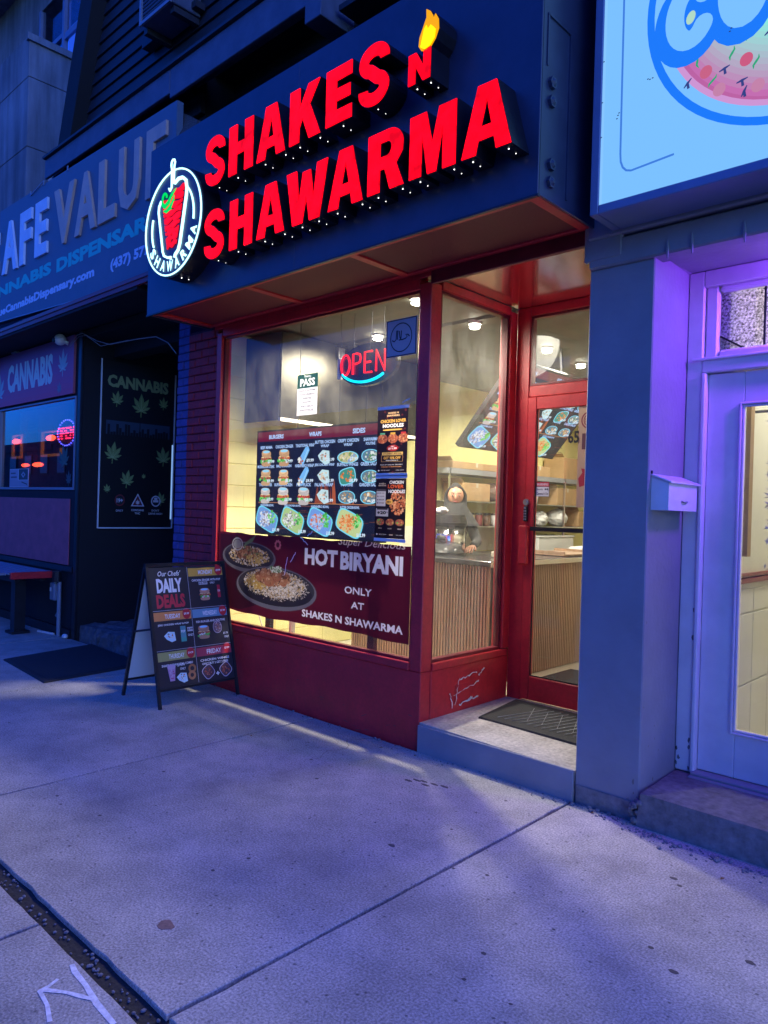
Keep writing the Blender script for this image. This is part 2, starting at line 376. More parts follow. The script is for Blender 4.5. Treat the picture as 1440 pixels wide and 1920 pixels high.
class Print:
    """flat print: coloured shapes laid on a sheet; u right, v up, in metres"""
    def __init__(s, o, U, V, N, step=4e-5):
        s.o = Vector(o); s.U = Vector(U).normalized(); s.V = Vector(V).normalized(); s.N = Vector(N).normalized()
        s.v = []; s.f = []; s.c = []; s.z = 0.0; s.step = step; s.flat = []
    def put(s, pts, faces, col, dz=None):
        s.z += s.step; b = len(s.v); s.flat.append((pts, faces, col))
        s.v += [s.o+s.U*p[0]+s.V*p[1]+s.N*s.z for p in pts]
        for f in faces: s.f.append(tuple(b+i for i in f)); s.c.append(col)
    def rect(s, x0, y0, x1, y1, col): s.put([(x0, y0), (x1, y0), (x1, y1), (x0, y1)], [(0, 1, 2, 3)], col)
    def poly(s, pts, col): s.put(pts, [tuple(range(len(pts)))], col)
    def shape(s, loops, col): v, f = fill2d(loops); s.put([(a[0], a[1]) for a in v], f, col)
    def ell(s, cx, cy, rx, ry, col, n=16, rot=0, p=2.0):
        q = []
        for k in range(n):
            a = 2*math.pi*k/n; c, d = math.cos(a), math.sin(a)
            x = math.copysign(abs(c)**(2/p), c)*rx; y = math.copysign(abs(d)**(2/p), d)*ry
            q.append((cx+x*math.cos(rot)-y*math.sin(rot), cy+x*math.sin(rot)+y*math.cos(rot)))
        s.put(q, [tuple(range(n))], col)
    def ring(s, cx, cy, rx, ry, t, col, n=32):
        p = [(cx+rx*math.cos(2*math.pi*k/n), cy+ry*math.sin(2*math.pi*k/n)) for k in range(n)]
        q = [(cx+(rx-t)*math.cos(2*math.pi*k/n), cy+(ry-t)*math.sin(2*math.pi*k/n)) for k in range(n)]
        s.put(p+q, [(k, (k+1) % n, n+(k+1) % n, n+k) for k in range(n)], col)
    def stroke(s, pts, w, col):
        v, f = ribbon(pts, w); s.put(v, f, col)
    sheet = None
    def text(s, body, x, y, w=None, h=None, col=(1, 1, 1), bold=0.02, center=True, shear=0, rot=0, cut=False):
        vs, fs, asp = text2d(body, bold)
        if w is None: w = h*asp
        if h is None: h = w/asp
        ox = x-w/2 if center else x
        P = []
        for a, b in vs:
            px = (a*w+b*h*shear); py = b*h
            if rot: px, py = px-w/2, py-h/2; px, py = px*math.cos(rot)-py*math.sin(rot)+w/2, px*math.sin(rot)+py*math.cos(rot)+h/2
            P.append((ox+px, y+py))
        s.put(P, fs, col)
    def blobs(s, cx, cy, rx, ry, cols, n, size, rot=0, p=2.0):
        st_ = s.step; s.step = 4e-6
        for i in range(n):
            a = random.random()*6.283; r = math.sqrt(random.random())
            x = cx+rx*r*math.cos(a); y = cy+ry*r*math.sin(a); z = size*random.uniform(.6, 1.4)
            q = [(x+z*random.uniform(.6, 1.1)*math.cos(t+.3), y+z*random.uniform(.4, 1)*math.sin(t+.3)) for t in (0, 1.2, 2.5, 3.8, 5.0)]
            s.put(q, [(0, 1, 2, 3, 4)], random.choice(cols))
        s.step = st_
    def build_film(s, name, parent, amt=.55, res=420, rough=.35):
        """one printed translucent film: the shapes are painted into a generated picture"""
        L = np.array(s.sheet[0]); x0, y0 = L.min(0); x1, y1 = L.max(0); W_ = int((x1-x0)*res); H_ = int((y1-y0)*res)
        im = np.ones((H_, W_, 4), np.float32); im[:, :, :3] = s.sheet[1]
        for pts, faces, col in s.flat:
            Q = [((p[0]-x0)*res, (p[1]-y0)*res) for p in pts]
            for f in faces:
                if len(f) < 3: continue
                q = np.array([Q[i] for i in f]); a = np.floor(q.min(0)-.5).astype(int); b = np.ceil(q.max(0)+.5).astype(int)
                a = np.maximum(a, 0); b = np.minimum(b, (W_, H_))
                if b[0] <= a[0] or b[1] <= a[1]: continue
                gx, gy = np.meshgrid(np.arange(a[0], b[0])+.5, np.arange(a[1], b[1])+.5); ins = np.zeros(gx.shape, bool)
                n = len(q)
                for i in range(n):
                    xa, ya = q[i]; xb, yb = q[(i+1) % n]
                    if ya == yb: continue
                    c = ((ya > gy) != (yb > gy)) & (gx < (xb-xa)*(gy-ya)/(yb-ya)+xa); ins ^= c
                im[a[1]:b[1], a[0]:b[0], :3][ins] = col
        img = bpy.data.images.new(name, W_, H_, float_buffer=True); img.pixels.foreach_set(im.ravel()); img.update()
        m = bpy.data.materials.new(name); m.use_nodes = True; n = m.node_tree; p = n.nodes['Principled BSDF']; p.inputs['Roughness'].default_value = rough
        t = n.nodes.new('ShaderNodeTexImage'); t.image = img; t.extension = 'EXTEND'; o = [x for x in n.nodes if x.type == 'OUTPUT_MATERIAL'][0]
        tl = n.nodes.new('ShaderNodeBsdfTranslucent'); mx = n.nodes.new('ShaderNodeMixShader'); mx.inputs[0].default_value = amt
        n.links.new(t.outputs[0], p.inputs[0]); n.links.new(t.outputs[0], tl.inputs[0]); n.links.new(p.outputs[0], mx.inputs[1]); n.links.new(tl.outputs[0], mx.inputs[2]); n.links.new(mx.outputs[0], o.inputs[0])
        o0 = org(parent); half = len(L)//2; bot, top = s.sheet[0][:half], s.sheet[0][half:][::-1]
        V = [s.o+s.U*p[0]+s.V*p[1]-o0 for p in bot+top]; F = [(i, i+1, half+i+1, half+i) for i in range(half-1)]
        me = bpy.data.meshes.new(name); me.from_pydata(V, [], F); me.update(); uv = me.uv_layers.new(name='UVMap'); P2 = bot+top
        for lp in me.loops: p = P2[lp.vertex_index]; uv.data[lp.index].uv = ((p[0]-x0)/(x1-x0), (p[1]-y0)/(y1-y0))
        me.materials.append(m); ob = bpy.data.objects.new(name, me); link(ob); ob.parent = parent; return ob
    def build(s, name, m, parent):
        me = bpy.data.meshes.new(name); o0 = org(parent)
        me.from_pydata([v-o0 for v in s.v], [], s.f); me.update()
        at = me.color_attributes.new('Col', 'FLOAT_COLOR', 'CORNER')
        buf = []
        for p, c in zip(me.polygons, s.c): buf += [c[0], c[1], c[2], 1.0]*p.loop_total
        at.data.foreach_set('color', buf)
        me.materials.append(MT[m]); ob = bpy.data.objects.new(name, me); link(ob); ob.parent = parent; return ob

def ribbon(pts, w):
    n = len(pts); L = []; Rr = []
    for i, p in enumerate(pts):
        a = pts[max(0, i-1)]; b = pts[min(n-1, i+1)]; dx, dy = b[0]-a[0], b[1]-a[1]; d = math.hypot(dx, dy) or 1
        ww = w[i] if isinstance(w, (list, tuple)) else w
        nx, ny = -dy/d*ww/2, dx/d*ww/2; L.append((p[0]+nx, p[1]+ny)); Rr.append((p[0]-nx, p[1]-ny))
    return L+Rr, [(i, i+1, n+i+1, n+i) for i in range(n-1)]
def arc(cx, cy, rx, ry, a0, a1, n=14): return [(cx+rx*math.cos(R(a0+(a1-a0)*i/n)), cy+ry*math.sin(R(a0+(a1-a0)*i/n))) for i in range(n+1)]
def ribbon_solid(mb, pts, w, y, d, X0=0, Z0=0):
    """a ribbon in the XZ plane with real depth, front at y, back at y+d"""
    v, f = ribbon(pts, w); n = len(v); h = n//2
    P = [(X0+a, y, Z0+b) for a, b in v]+[(X0+a, y+d, Z0+b) for a, b in v]
    F = list(f)+[tuple(n+i for i in reversed(q)) for q in f]
    loop = list(range(h))+list(range(n-1, h-1, -1))
    for i in range(len(loop)):
        a, b = loop[i], loop[(i+1) % len(loop)]; F.append((a, b, n+b, n+a))
    mb.add(P, F)
def solid_shape(loops, y, d, sx=1, sz=1, x0=0, z0=0):
    v, f = fill2d(loops, d)
    return MB().add([(x0+a*sx, y+d/2+c, z0+b*sz) for a, b, c in v], f)
WH = (.88, .86, .84)

# ================================================================== GROUND
ground = struct(MB().box(-90, 60, -60, 60, -0.45, -0.34).build('ground', 'asphalt'))
road = struct(MB().box(-90, 60, -15.0, -4.75, -0.336, -0.15).build('road', 'asphalt'))
struct(MB().box(-90, 60, -4.75, -4.60, -0.33, 0.0, 0.015).build('kerb', 'dirty_concrete'))
for k in range(12):
    struct(MB().box(-60+k*9, -56+k*9, -9.9, -9.78, -0.15, -0.146).build('road_marking', 'white_paint'))
walk = struct(MB().box(-40, 30, -4.60, 0.25, -0.20, -0.018).build('sidewalk', 'joint_dirt', origin=(0, 0, 0)))
far_walk = struct(MB().box(-90, 60, -19, -15.0, -0.33, 0.0).build('far_sidewalk', 'concrete'))
def slab(x0, x1, y0, y1, parent, wob=0.004, seed=0):
    rnd = random.Random(seed); nseg = 26; top = []
    def side(a, b, nrm):
        out = []
        for i in range(nseg):
            t = i/nseg; p = [a[0]+(b[0]-a[0])*t, a[1]+(b[1]-a[1])*t]
            w = rnd.uniform(0, wob)+(rnd.random() < .06)*wob*1.5; out.append((p[0]+nrm[0]*w, p[1]+nrm[1]*w))
        return out
    top = side((x0, y0), (x1, y0), (0, 1))+side((x1, y0), (x1, y1), (-1, 0))+side((x1, y1), (x0, y1), (0, -1))+side((x0, y1), (x0, y0), (1, 0))
    n = len(top); cx, cy = (x0+x1)/2, (y0+y1)/2
    ins = [(x+(0.003 if x < cx else -0.003), y+(0.003 if y < cy else -0.003)) for x, y in top]
    P = [(x, y, -0.06) for x, y in top]+[(x, y, -0.003) for x, y in top]+[(x, y, 0) for x, y in ins]
    F = [(k, (k+1) % n, n+(k+1) % n, n+k) for k in range(n)]+[(n+k, n+(k+1) % n, 2*n+(k+1) % n, 2*n+k) for k in range(n)]+[tuple(2*n+k for k in range(n))]
    return MB().add(P, F).build('slab', 'concrete', parent)
jx = [-21.4, -19.3, -17.2, -15.1, -13.0, -10.9, -7.3-1.5, -7.35, -5.25, -3.15, -1.0, 1.1, 3.25, 5.35, 7.4]
for i in range(len(jx)-1): slab(jx[i]+.007, jx[i+1]-.007, -2.44, -0.015, walk, seed=i)
jx2 = [-9.9, -7.8, -5.8, -3.8, -1.7, 0.34, 2.4, 4.5, 6.5]
for i in range(len(jx2)-1): slab(jx2[i]+.006, jx2[i+1]-.006, -4.58, -2.515, walk, seed=40+i)
# debris in the open joint, gravel along the wall
rnd = random.Random(3)
g = MB()
for k in range(420):
    x = rnd.uniform(-3.2, 4); r = rnd.uniform(.003, .009)
    g.ball((x, -2.478+rnd.uniform(-.028, .028), -.016+r*.3), r, 1, rnd.uniform(.6, 1.3), .6, 5, 4)
stuff(g.build('joint_grit', 'pebble', walk))
g = MB()
for k in range(300):
    x = rnd.choice([rnd.uniform(-2.3, 3.0), rnd.uniform(.9, 2.4), rnd.uniform(1.1, 2.3)])
    yb = -.02 if x < 1.45 else -.09
    y = yb-abs(rnd.gauss(0, .045)); r = rnd.uniform(.002, .008) if rnd.random() < .9 else rnd.uniform(.009, .016)
    g.ball((x, y, r*.4), r, 1, rnd.uniform(.6, 1.4), .6, 5, 4)
for k in range(160):
    x = rnd.uniform(-3, 2.6); y = rnd.uniform(-2.4, -.1); r = rnd.uniform(.0015, .005)
    g.ball((x, y, r*.3), r, 1, rnd.uniform(.6, 1.4), .5, 5, 4)
gv = stuff(g.build('gravel', 'pebble')); tag(gv, 'small pebbles and grit scattered along the foot of the walls', 'gravel')
# chalk arrow, gum spots, stains and leaves on the slabs
ck = MB()
def flatstroke(mb, pts, w, z=0.0015):
    v, f = ribbon(pts, w); mb.add([(a, b, z) for a, b in v], f)
flatstroke(ck, [(.655, -2.535), (.70, -2.545), (.79, -2.55), (.90, -2.565), (1.02, -2.57)], [.016, .02, .016, .021, .017])
flatstroke(ck, [(.72, -2.655), (.78, -2.61), (.83, -2.585), (.87, -2.565)], [.02, .014, .018, .012], .0018)
flatstroke(ck, [(.715, -2.665), (.80, -2.675), (.88, -2.70)], [.014, .012, .015], .002)
flatstroke(ck, [(.70, -2.60), (.715, -2.635), (.72, -2.668)], [.012, .013, .016], .0022)
tag(ck.build('chalk_arrow', 'chalk'), 'white chalk arrow drawn on the outer slab at bottom left', 'chalk mark')
def blob_flat(name, x, y, rx, ry, m, label, cat, group=None, z=.0015, n=12, seed=1, par=None):
    q = random.Random(seed); P = []
    for k in range(n):
        a = 2*math.pi*k/n; w = q.uniform(.8, 1.15); P.append((x+rx*w*math.cos(a), y+ry*w*math.sin(a), z))
    P += [(a, b, z-.004) for a, b, c in P]
    F = [tuple(range(n))]+[(k, (k+1) % n, n+(k+1) % n, n+k) for k in range(n)]
    o = MB().add(P, F).build(name, m, par)
    if label: tag(o, label, cat, group)
    return o
blob_flat('stain', .66, -2.19, .034, .030, 'rust_stain', 'round rusty brown stain alone on the front slab', 'stain', seed=2)
for i, (x, y) in enumerate([(.30, -.44), (.33, -.40), (.37, -.385), (.41, -.42), (.44, -.375), (.50, -.36)]):
    blob_flat('wet_spot', x, y, .028, .010, 'gum', None, None, seed=5+i, par=walk)
for i, (x, y, lb) in enumerate([(.79, -1.11, 'dark gum spot in the middle of the slab before the doorstep'), (1.83, -.45, 'dark gum spot nearest the right step'),
                            (2.26, -.85, 'dark gum spot by the right edge of the photo'), (2.09, -1.10, 'dark gum spot lowest at the right of the slab')]):
    blob_flat('gum_spot', x, y, .017, .011, 'gum', lb, 'gum spot', 'gum spots on the slabs', seed=20+i)
gm = MB(); q = random.Random(77)
for k in range(46):
    x = q.uniform(-3.0, 3.0); y = q.uniform(-2.38, -.12); r = q.uniform(.005, .013); n_ = 9; P_ = [(x+r*q.uniform(.8, 1.2)*math.cos(a*.698), y+r*q.uniform(.7, 1.1)*math.sin(a*.698), .0012) for a in range(n_)]
    gm.add(P_, [tuple(range(n_))])
stuff(gm.build('old_gum', 'gum', walk))
cr_ = MB(); p_ = [(-.35, -.02)]
while p_[-1][1] > -1.0: p_.append((p_[-1][0]+q.uniform(-.035, .045), p_[-1][1]-q.uniform(.02, .05)))
flatstroke(cr_, p_, [.0028*(1-i/len(p_))+.0006 for i in range(len(p_))], .0011); cr_.build('hairline_crack', 'joint_dirt', walk)
lf = MB()
for i, (x, y) in enumerate([(-.95, -.62), (1.98, -.30), (-2.9, -.6), (-.2, -.14), (1.25, -.07), (-1.4, -.10), (.05, -.09), (-2.75, -1.05)]):
    a = i*1.3; s_ = .016
    lf.add([(x+s_*math.cos(a), y+s_*math.sin(a), .003), (x+.008*math.cos(a+1.6), y+.008*math.sin(a+1.6), .007), (x-s_*math.cos(a), y-s_*math.sin(a), .003), (x-.008*math.cos(a+1.6), y-.008*math.sin(a+1.6), .006)], [(0, 1, 2, 3)])
tag(stuff(lf.build('leaf_litter', 'orange_leaf')), 'few curled dry leaf scraps lying on the pavement', 'leaves')

# ================================================================== MAIN SHOP
shop = thing('shop_building', 'red painted takeaway shopfront with recessed glass door and big display window', 'shop', (-1, 0, 0))
# masonry, side and rear walls, floor, ceiling
box('party_wall', 'yellow_wall', -2.60, -2.40, 0.10, 7.0, 0.0, 3.16, shop)
box('right_wall', 'cream_wall', 1.12, 1.30, 0.95, 7.0, 0.0, 3.16, shop)
box('rear_wall', 'cream_wall', -2.40, 1.12, 6.8, 7.0, 0.0, 3.16, shop)
MB().box(-2.40, -0.02, 0.10, 1.02, 0.0, 0.19).box(-2.40, 1.12, 1.023, 6.8, 0.0, 0.19).build('floor', 'floor_tile', shop)
MB().box(-2.40, 0.0, 0.06, 0.98, 3.055, 3.15).box(-2.40, 1.12, 1.05, 6.8, 3.05, 3.15).build('ceiling', 'ceiling_grey', shop)
blk = None
for r in range(15):
    for c in range(7):
        y0 = .105+.40*c-(.2 if r % 2 else 0)
        if blk is None:
            blk = MB().box(0, .008, 0, .392, 0, .184, .003).build('wall_block', 'yellow_wall', shop); blk.data.transform(Matrix.Translation(org(shop))); o = blk
        else: o = blk.copy(); link(o); o.parent = shop
        o.location = Vector((-2.400+random.uniform(-.001, .001), max(.105, y0), .195+r*.191))-org(shop)
# dado under the window, frame, corner post
box('dado', 'red_paint', -2.40, -0.004, 0.0, 0.10, -0.02, 0.50, shop, .004)
box('window_sill', 'red_paint', -2.40, -0.10, -0.014, 0.10, 0.502, 0.555, shop, .004)
box('corner_post', 'red_paint', -0.10, 0.0, -0.006, 0.10, 0.503, 3.02, shop, .005)
MB().box(-2.40, -2.325, -0.010, 0.09, 0.557, 3.02, .004).box(-2.345, -2.322, -.018, -.010, .56, 3.0).build('window_jamb', 'red_paint', shop)
MB().box(-2.325, -0.101, -0.008, 0.08, 2.985, 3.055, .004).box(-2.45, 0.02, -0.004, 0.10, 3.057, 3.09, .003).build('window_head', 'red_paint', shop)
wf = MB()
for a in ((-2.324, -2.306, .557, 2.984), (-.119, -.101, .557, 2.984)): wf.box(a[0], a[1], .012, .05, a[2], a[3])
for z in ((.556, .574), (2.968, 2.984)): wf.box(-2.306, -.119, .012, .05, z[0], z[1])
wf.build('window_bead', 'dark_red', shop)
MB().box(-2.31, -.115, .028, .034, .57, 2.975).build('window_pane', 'window_glass', shop)
# side window of the door recess
box('side_dado', 'red_paint', -0.10, 0.001, 0.102, 0.985, 0.17, 0.50, shop, .004)
box('side_sill', 'red_paint', -0.10, 0.013, 0.102, 0.96, 0.502, 0.55, shop, .004)
MB().box(-0.09, 0.006, 0.90, 0.985, 0.553, 3.02, .004).build('side_jamb', 'red_paint', shop)
MB().box(-0.09, 0.006, 0.102, 0.898, 2.99, 3.05, .004).build('side_head', 'red_paint', shop)
sb = MB()
for y in ((.103, .122), (.878, .898)): sb.box(-.06, -.012, y[0], y[1], .553, 2.988)
for z in ((.551, .57), (2.97, 2.989)): sb.box(-.06, -.012, .122, .878, z[0], z[1])
sb.build('side_bead', 'dark_red', shop)
MB().box(-.043, -.037, .12, .88, .565, 2.975).build('side_pane', 'dirty_glass', shop)
# recess ceiling, door wall frame
box('recess_ceiling', 'red_gloss', 0.012, 1.108, 0.0, 1.04, 3.052, 3.12, shop)
MB().box(0.0, 1.115, -.02, 0.012, 3.0, 3.085, .004).build('recess_head', 'dark_red', shop)
MB().box(0.0, 0.115, 0.985, 1.06, 0.19, 3.05, .004).box(1.02, 1.108, .985, 1.06, .19, 3.05, .004).box(.116, 1.019, .985, 1.06, 2.985, 3.05, .004).box(.116, 1.019, .99, 1.055, 2.395, 2.475, .004).build('door_frame', 'red_paint', shop)
MB().box(.13, 1.005, 1.018, 1.024, 2.49, 2.97).build('transom_pane', 'dirty_glass', shop)
MB().box(.117, .134, .995, 1.04, 2.477, 2.983).box(1.002, 1.018, .995, 1.04, 2.477, 2.983).box(.134, 1.002, .995, 1.04, 2.477, 2.493).box(.134, 1.002, .995, 1.04, 2.967, 2.983).build('transom_bead', 'dark_red', shop)
# door
door = MB().box(.118, .190, .975, 1.02, .205, 2.39, .004).box(.935, 1.016, .975, 1.02, .205, 2.39, .004).box(.191, .934, .975, 1.02, .205, .375, .004).box(.191, .934, .975, 1.02, 2.30, 2.39, .004).build('door', 'red_paint', shop)
MB().box(.192, .933, .994, 1.0, .376, 2.299).build('door_pane', 'door_glass', door)
MB().box(.192, .200, .985, .99, .376, 2.299).box(.200, .925, .985, .99, .376, .384).build('pane_gasket', 'black_matte', door)
MB().bar((.185, .955, 1.44), (.94, .955, 1.44), .022, .03).build('push_bar', 'black_metal', door)
MB().box(.095, .165, .93, .973, 1.18, 1.46, .008).build('pull_box', 'red_paint', door)
MB().cyl((.135, .958, 1.63), .024, .018, 16, 'y').cyl((.135, .950, 1.63), .012, .01, 10, 'y').build('lock_cylinder', 'steel', door)
kp = MB().box(.120, .150, .952, .974, 1.49, 1.60, .004).build('keypad', 'black_plastic', door)
kb = MB()
for i in range(4):
    for j in range(2): kb.box(.125+j*.012, .133+j*.012, .949, .953, 1.50+i*.02, 1.512+i*.02)
kb.cyl((.135, .945, 1.588), .008, .008, 8, 'y')
kb.build('keypad_button', 'grey_plastic', door)
pr = Print((0, .987, 0), (1, 0, 0), (0, 0, 1), (0, -1, 0))
pr.text('65', .487, 2.045, .085, .088, (.01, .01, .01), .03)
pr.build('house_number', 'print', door)
pr = Print((0, .9915, 0), (1, 0, 0), (0, 0, 1), (0, -1, 0))
pr.rect(.195, 1.672, .305, 1.778, (.03, .03, .03)); pr.rect(.197, 1.674, .303, 1.742, (.8, .78, .75)); pr.rect(.197, 1.745, .303, 1.776, (.65, .03, .04))
pr.text('WARNING', .25, 1.751, .095, .019, WH, .02); pr.text('Security', .228, 1.715, .05, .017, (.02, .02, .02), .02); pr.text('Cameras In Use', .25, 1.685, .095, .018, (.02, .02, .02), .02)
pr.ell(.275, 1.725, .008, .006, (.02, .02, .02)); pr.rect(.284, 1.72, .296, 1.731, (.02, .02, .02)); pr.poly([(.294, 1.712), (.298, 1.712), (.298, 1.731), (.294, 1.731)], (.02, .02, .02))
pr.build('warning_sticker', 'print', door)
pr = Print((0, .9915, 0), (1, 0, 0), (0, 0, 1), (0, -1, 0))
pr.rect(.52, 1.60, .80, 2.30, (.55, .36, .22)); pr.ring(.60, 2.20, .06, .06, .01, (.25, .03, .05)); pr.ring(.60, 2.20, .042, .042, .007, (.25, .03, .05))
pr.text('S N S', .60, 2.185, .06, .028, (.25, .03, .05), .03)
pr.poly([(.53, 1.80), (.56, 1.84), (.55, 1.87), (.60, 1.86), (.64, 1.92), (.68, 1.85), (.74, 1.87), (.70, 1.82), (.75, 1.77), (.68, 1.77), (.65, 1.70), (.60, 1.76), (.54, 1.74)], (.45, .03, .05))
pr.rect(.55, 2.0, .74, 2.11, (.12, .03, .05))
pr.build('door_poster', 'print', door)
# landing
st = MB()
st.hexa([(0.004, -0.01, -.02), (1.105, -0.01, -.02), (1.105, 1.02, -.02), (0.004, 1.02, -.02), (0.004, -0.004, .185), (1.105, -.004, .165), (1.105, 1.02, .19), (.004, 1.02, .19)])
step = st.build('doorstep', 'step_concrete', shop)
box('step_riser', 'grey_paint', 0.002, 1.107, -0.022, -0.0105, -.02, .172, shop, .003)
sc = MB(); q = random.Random(52)
for k in range(26):
    x = q.uniform(-2.2, -.05); z = abs(q.gauss(.06, .10)); l = q.uniform(.01, .06); t = q.uniform(.001, .003); a = q.uniform(-.5, .5)
    sc.add([(x, -.0006, z), (x+l*math.cos(a), -.0006, z+l*math.sin(a)), (x+l*math.cos(a), -.0006, z+l*math.sin(a)+t), (x, -.0006, z+t*1.6)], [(0, 1, 2, 3)])
stuff(sc.build('scuff', 'gum', shop))
# torn tape on the side dado
tp = MB()
q = random.Random(11)
for (y0, z0, y1, z1) in [(.34, .30, .62, .36), (.36, .24, .40, .42), (.40, .40, .60, .43), (.40, .23, .62, .25), (.62, .40, .68, .44), (.30, .33, .33, .22), (.5, .24, .55, .27)]:
    n = 9; P = [(y0+(y1-y0)*i/n+q.uniform(-.006, .006), z0+(z1-z0)*i/n+q.uniform(-.008, .008)) for i in range(n+1)]
    v, f = ribbon(P, [q.uniform(.002, .013) for _ in P]); tp.add([(.0062+q.uniform(0, .004), a, b) for a, b in v], f)
stuff(tp.build('torn_tape', 'white_plastic', shop))
MB().box(.001, .005, .36, .62, .25, .37, .001).build('painted_patch', 'red_paint', shop)

# brick pier at the left of the window: every brick its own piece
box('pier_core', 'red_mortar', -2.86, -2.402, .012, .30, -.02, 3.09, shop)
box('pier_core_blue', 'blue_mortar', -3.05, -2.862, .012, .30, -.02, 3.30, shop)
def brickwork(x0, x1, z0, z1, m, parent, y=.0):
    bh, mo = .066, .009; row = 0; z = z0; cache = {}
    while z+bh < z1:
        x = x0-(.105 if row % 2 else 0)
        while x < x1-.01:
            a = max(x0+.001, x); b = min(x+.20, x1-.001)
            if b-a > .03:
                k = round(b-a, 3)
                if k not in cache:
                    w = k; mb = MB().box(0, w, 0, .03, 0, bh, .005); cache[k] = mb.build('brick', m, parent); o = cache[k]
                    me = o.data; me.transform(Matrix.Translation(org(parent)))
                else: o = cache[k].copy(); link(o)
                o.parent = parent; o.location = Vector((a, y+random.uniform(-.004, .004), z))-org(parent); o.rotation_euler = (random.uniform(-.01, .01), random.uniform(-.01, .01), 0)
            x += .209
        z += bh+mo; row += 1
brickwork(-2.86, -2.402, 0.0, 3.07, 'red_brick', shop)
brickwork(-3.05, -2.864, 0.0, 3.28, 'blue_brick', shop, y=.004)

# soffit under the sign
sf = MB()
sf.box(-2.50, 1.13, -0.60, 0.0, 3.105, 3.13)
sf.build('soffit', 'dark_red', shop)
for a, b in ((-2.40, -1.28), (-1.22, -0.22), (-0.16, 1.05)): box('soffit_grille', 'mesh_red', a, b, -.54, -.06, 3.092, 3.104, shop)
tr = MB()
tr.box(-2.50, 1.13, -.60, -.545, 3.072, 3.104, .003).box(-2.50, 1.13, -.055, -.012, 3.083, 3.104, .003)
for x in (-2.46, -1.25, -.19, 1.09): tr.box(x-.03, x+.03, -.545, -.055, 3.080, 3.104, .003)
tr.build('soffit_trim', 'red_paint', shop)

# ================================================================== MAIN SIGN
sign = thing('shop_sign', 'navy fascia sign with lit red letters reading SHAKES N SHAWARMA', 'sign', (-.7, -.6, 3.07))
for a, b in ((-2.515, -.6505), (-.6495, 1.15)):
    MB().box(a, b, -.612, -.60, 3.07, 4.405, .002).build('panel', 'navy_panel', sign)
box('sign_end', 'navy_panel', 1.138, 1.15, -.598, .0, 3.07, 4.405, sign)
box('sign_end', 'navy_panel', -2.515, -2.503, -.598, .0, 3.07, 4.405, sign)
box('sign_back', 'black_matte', -2.50, 1.135, -.60, -.55, 3.135, 4.37, sign)
et = MB().box(-2.52, 1.155, -.616, -.598, 3.058, 3.070).build('edge_trim', 'black_metal', sign)
for y, z in ((-.52, 3.63), (-.52, 3.54), (-.51, 3.24), (-.51, 3.155)):
    MB().tube([(1.15, y, z), (1.168, y, z)], .030, 6).tube([(1.168, y, z), (1.178, y, z)], [.022, .010], 6).build('bolt', 'navy_panel', sign)
MB().box(1.150, 1.158, -.36, -.348, 3.12, 3.95).box(1.150, 1.158, -.56, -.36, 3.94, 3.95).box(1.150, 1.156, -.566, -.556, 3.7, 3.95).build('panel_moulding', 'navy_panel', sign)
YF, YB = -.765, -.614     # letter faces and backs
def S_poly(n=16):
    P = arc(.5, .725, .335, .165, -8, 90, 8)+arc(.5, .725, .335, .165, 90, 250, 12)[1:]
    P += [(.5, .505)]
    P += arc(.5, .275, .335, .168, 70, -90, 12)[0:]+arc(.5, .275, .335, .168, -90, -190, 8)[1:]
    L, Rr = [], []
    for i, p in enumerate(P):
        a = P[max(0, i-1)]; b = P[min(len(P)-1, i+1)]; dx, dy = (b[0]-a[0])*1.0, (b[1]-a[1])*1.4; d = math.hypot(dx, dy)
        nx, ny = -dy/d*.158, dx/d*.112; L.append((p[0]+nx, p[1]+ny)); Rr.append((p[0]-nx, p[1]-ny))
    return [L+Rr[::-1]]
GL = {
 'S': S_poly(),
 'H': [[(0, 0), (.35, 0), (.35, .38), (.65, .38), (.65, 0), (1, 0), (1, 1), (.65, 1), (.65, .63), (.35, .63), (.35, 1), (0, 1)]],
 'A': [[(0, 0), (.31, 0), (.355, .19), (.645, .19), (.69, 0), (1, 0), (.69, 1), (.31, 1)], [(.41, .40), (.59, .40), (.5, .76)]],
 'K': [[(0, 0), (.34, 0), (.34, .26), (.43, .40), (.64, 0), (1.02, 0), (.67, .62), (.98, 1), (.60, 1), (.34, .62), (.34, 1), (0, 1)]],
 'E': [[(0, 0), (1, 0), (1, .25), (.42, .25), (.42, .39), (.93, .39), (.93, .62), (.42, .62), (.42, .75), (.98, .75), (.98, 1), (0, 1)]],
 'W': [[(0, 1), (.26, 1), (.325, .42), (.40, .93), (.60, .93), (.675, .42), (.74, 1), (1, 1), (.83, 0), (.58, 0), (.5, .46), (.42, 0), (.17, 0)]],
 'R': [[(0, 0), (.36, 0), (.36, .36), (.47, .36), (.63, 0), (1.02, 0), (.80, .40)]+[(.97-.0, .56)]+arc(.60, .70, .38, .30, -5, 90, 8)+[(0, 1)], [(.36, .58)]+arc(.53, .69, .12, .11, -80, 80, 6)+[(.36, .80)]],
 'M': [[(0, 0), (0, 1), (.37, 1), (.5, .48), (.63, 1), (1, 1), (1, 0), (.72, 0), (.72, .66), (.60, 0), (.40, 0), (.28, .66), (.28, 0)]],
 'N': [[(0, 0), (0, 1), (.36, 1), (.66, .50), (.66, 1), (1, 1), (1, 0), (.64, 0), (.34, .50), (.34, 0)]],
}
